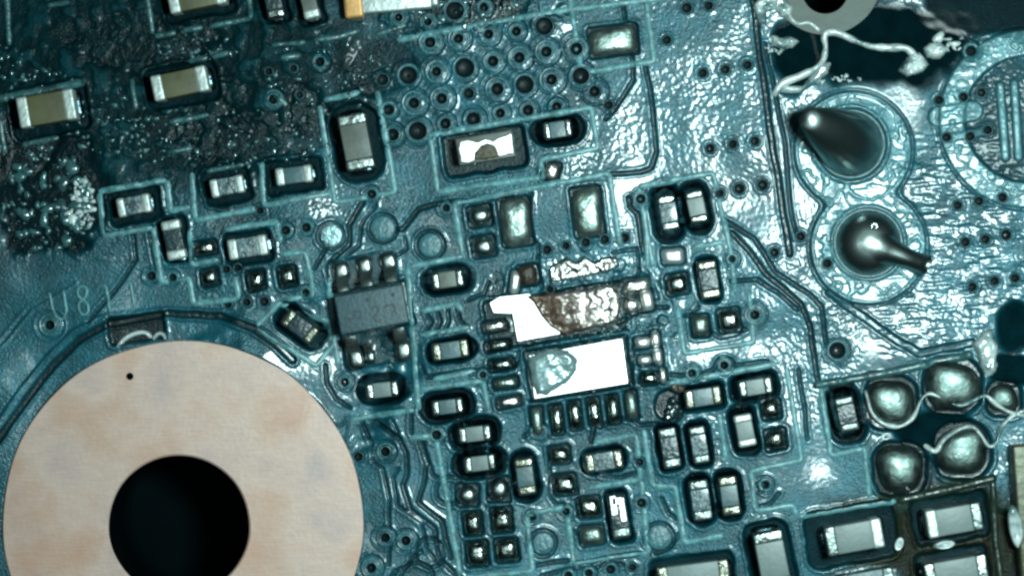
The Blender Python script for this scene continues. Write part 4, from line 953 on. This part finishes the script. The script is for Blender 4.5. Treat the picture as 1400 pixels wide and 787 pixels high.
o = link('flux_lump', lump('flux_lump', [(1100, 118), (1118, 88), (1136, 84), (1132, 100), (1112, 116), (1092, 126), (1066, 128), (1070, 116)], -3, 7, 1.5, 20, 5, 881, 1.8), 'flux_glare'); tag(o, 'smear of flux with painted white glare below the winding meniscus', 'flux')
o = link('flux_lump', lump('flux_lump', [(1228, 98), (1246, 72), (1258, 72), (1270, 88), (1262, 98), (1240, 104)], -3, 9, 3.5, 7, 5, 891, 1.5), 'flux_glare'); tag(o, 'ribbed flux clump with painted white glare at edge of the black pool', 'flux')
o = link('flux_lump', lump('flux_lump', [(1330, 470), (1342, 452), (1356, 450), (1364, 476), (1362, 508), (1350, 516), (1338, 498)], -3, 12, 2.5, 20, 7, 901, 1.8), 'flux_glare'); tag(o, 'flux blob with painted white glare at the end of the printed wall', 'flux')
flux('flux_glare_edge', [(160, 474), (166, 464), (180, 456), (200, 452), (206, 462)], 7, 6, 'thin flux arc with painted white glare touching the copper ring in the black notch', 5, wob=.1)
flux('flux_glare_edge', [(208, 464), (214, 453), (224, 455), (226, 464)], 6, 6, 'tiny flux loop with painted white glare next to the thin arc by the copper ring', 6, wob=.1)
def bead(x, y, rx, ry, ang, lab, z=0, ht=6):
    me_ = lathe('flux_bead', [(rx, -3), (rx * .9, ht * .5), (rx * .72, ht * .7), (rx * .5, ht * .35), (rx * .2, .5), (.4, .4)], 26, None, ry / rx)
    o_ = link('flux_bead', me_, 'flux_glare', None, W(x, y, z)); o_.rotation_euler = (0, 0, math.radians(ang)); tag(o_, lab, 'flux')
bead(1229, 743, 10, 6, 70, 'small oval flux bead right of the rough rimmed pocket', 2)
bead(1291, 744, 15, 6, 8, 'flat oval flux bead between two pale capacitors', 2)
bead(1211, 596, 8, 5, 10, 'tiny oval flux bead left of the upper flux thread', 2)
for P_, sd_, lb_ in (([(1030, 8), (1044, -8), (1070, -4), (1084, 8), (1082, 24), (1066, 22), (1060, 12), (1048, 16), (1050, 36), (1038, 34)], 911, 'knotted flux lump with painted white glare beside the long groove and the round pad'),
                     ([(1056, 48), (1068, 52), (1082, 50), (1092, 56), (1086, 64), (1070, 68), (1054, 62)], 921, 'small crumbly flux lump with painted white glare between the black pools'),
                     ([(1262, 66), (1272, 58), (1288, 60), (1296, 70), (1286, 80), (1268, 78)], 931, 'rounded flux lump with painted white glare beside the ribbed flux clump')):
    o = link('flux_lump', lump('flux_lump', P_, -3, 8, 2.5, 12, 5, sd_, 1.6), 'flux_glare'); tag(o, lb_, 'flux')
# uncountable glossy droplets in the dark corner
def droplets(name, spots, m, lab, seed):
    rs = random.Random(seed); vs, fs = [], []
    for (cx_, cy_, rx_, ry_, n_, r0, r1) in spots:
        for _ in range(n_):
            a = rs.random() * 6.283; d = math.sqrt(rs.random()); x = cx_ + rx_ * d * math.cos(a); y = cy_ + ry_ * d * math.sin(a)
            r = r0 + (r1 - r0) * rs.random() ** 2.2; el = rs.uniform(.5, 1); th = rs.random() * 3.14; z = hz(x, y); b0 = len(vs); N = 12
            ph = rs.random() * 6
            for (f, zz) in ((1, -.25), (.93, .12), (.7, .38), (.36, .52)):
                for i_ in range(N):
                    t = 6.2832 * i_ / N; rr_ = r * f * (1 + .22 * math.sin(2 * t + ph) + .12 * math.sin(3 * t + 2 * ph)); u, v = rr_ * math.cos(t), rr_ * el * math.sin(t)
                    vs.append(W(x + u * math.cos(th) - v * math.sin(th), y + u * math.sin(th) + v * math.cos(th), z + zz * min(r, 6)))
            for j_ in range(3):
                for i_ in range(N):
                    p, q_ = b0 + j_ * N + i_, b0 + j_ * N + (i_ + 1) % N; fs.append((p, p + N, q_ + N, q_))
            fs.append(tuple(b0 + 3 * N + i_ for i_ in reversed(range(N))))
    o_ = link(name, pymesh(name, vs, fs), m); tag(o_, lab, 'flux', kind='stuff'); return o_
droplets('flux_droplets', [(62, 272, 62, 72, 120, 2, 11), (110, 285, 20, 40, 30, 2, 6), (20, 85, 30, 40, 20, 2, 6), (60, 105, 40, 12, 16, 2, 6)], 'flux_clear', 'many glossy teal flux droplets scattered over the dark corner', 5)
droplets('flux_droplets', [(112, 280, 16, 38, 60, 2, 6), (100, 300, 10, 12, 16, 3, 7), (1060, 62, 14, 12, 30, 1.5, 4), (1120, 108, 60, 6, 40, 1.5, 4), (1305, 60, 40, 12, 14, 2, 8)], 'flux_glare', 'many flux granules with glare painted white, in bright drifts', 6)
droplets('flux_droplets', [(640, 14, 70, 22, 70, 2, 8), (450, 110, 90, 60, 90, 1.5, 5), (300, 190, 150, 45, 130, 1.5, 5), (150, 170, 60, 40, 70, 1.5, 5), (270, 65, 60, 20, 50, 1.5, 5), (800, 450, 110, 12, 60, 1.5, 4), (870, 470, 20, 60, 40, 1.5, 3.5), (540, 480, 30, 24, 40, 1.5, 4)], 'flux_clear', 'many small glossy flux grains over the crusted board between parts', 7)

# ------------------------------------------------------------------ pale round pad with hole, shield frame
e = empty('round_pad', TX, TY - 18, -2); tag(e, 'pale olive round pad with a dark hole half hidden behind flux', 'pad')
link('pad_face', annulus('pad_face', TX, TY - 18, 78, TX, TY, TR, -6, 3, 72), 'pale_pad', e)
link('hole_wall', lathe('hole_wall', [(TR, 2.6), (TR - .8, 0), (TR - .8, -200)], 56), 'void', e, W(TX, TY, 0) - W(TX, TY - 18, 0))
e = empty('shield_frame', 1398, 710, -4, 4); tag(e, 'olive metal shield frame edge with a tall flux bead on it', 'shield')
link('wall', box('wall', 36, 230, 0, 46, 4, -10, 5, 4), 'shield', e)
o = link('flux_bead', lathe('flux_bead', [(30, -4), (28, 3), (22, 5), (15, 3), (6, 1), (.4, 1)], 32, None, .3), 'flux_glare', e); o.location = (-16 * S, -6 * S, 44 * S); o.rotation_euler = (0, math.radians(-8), math.radians(96))
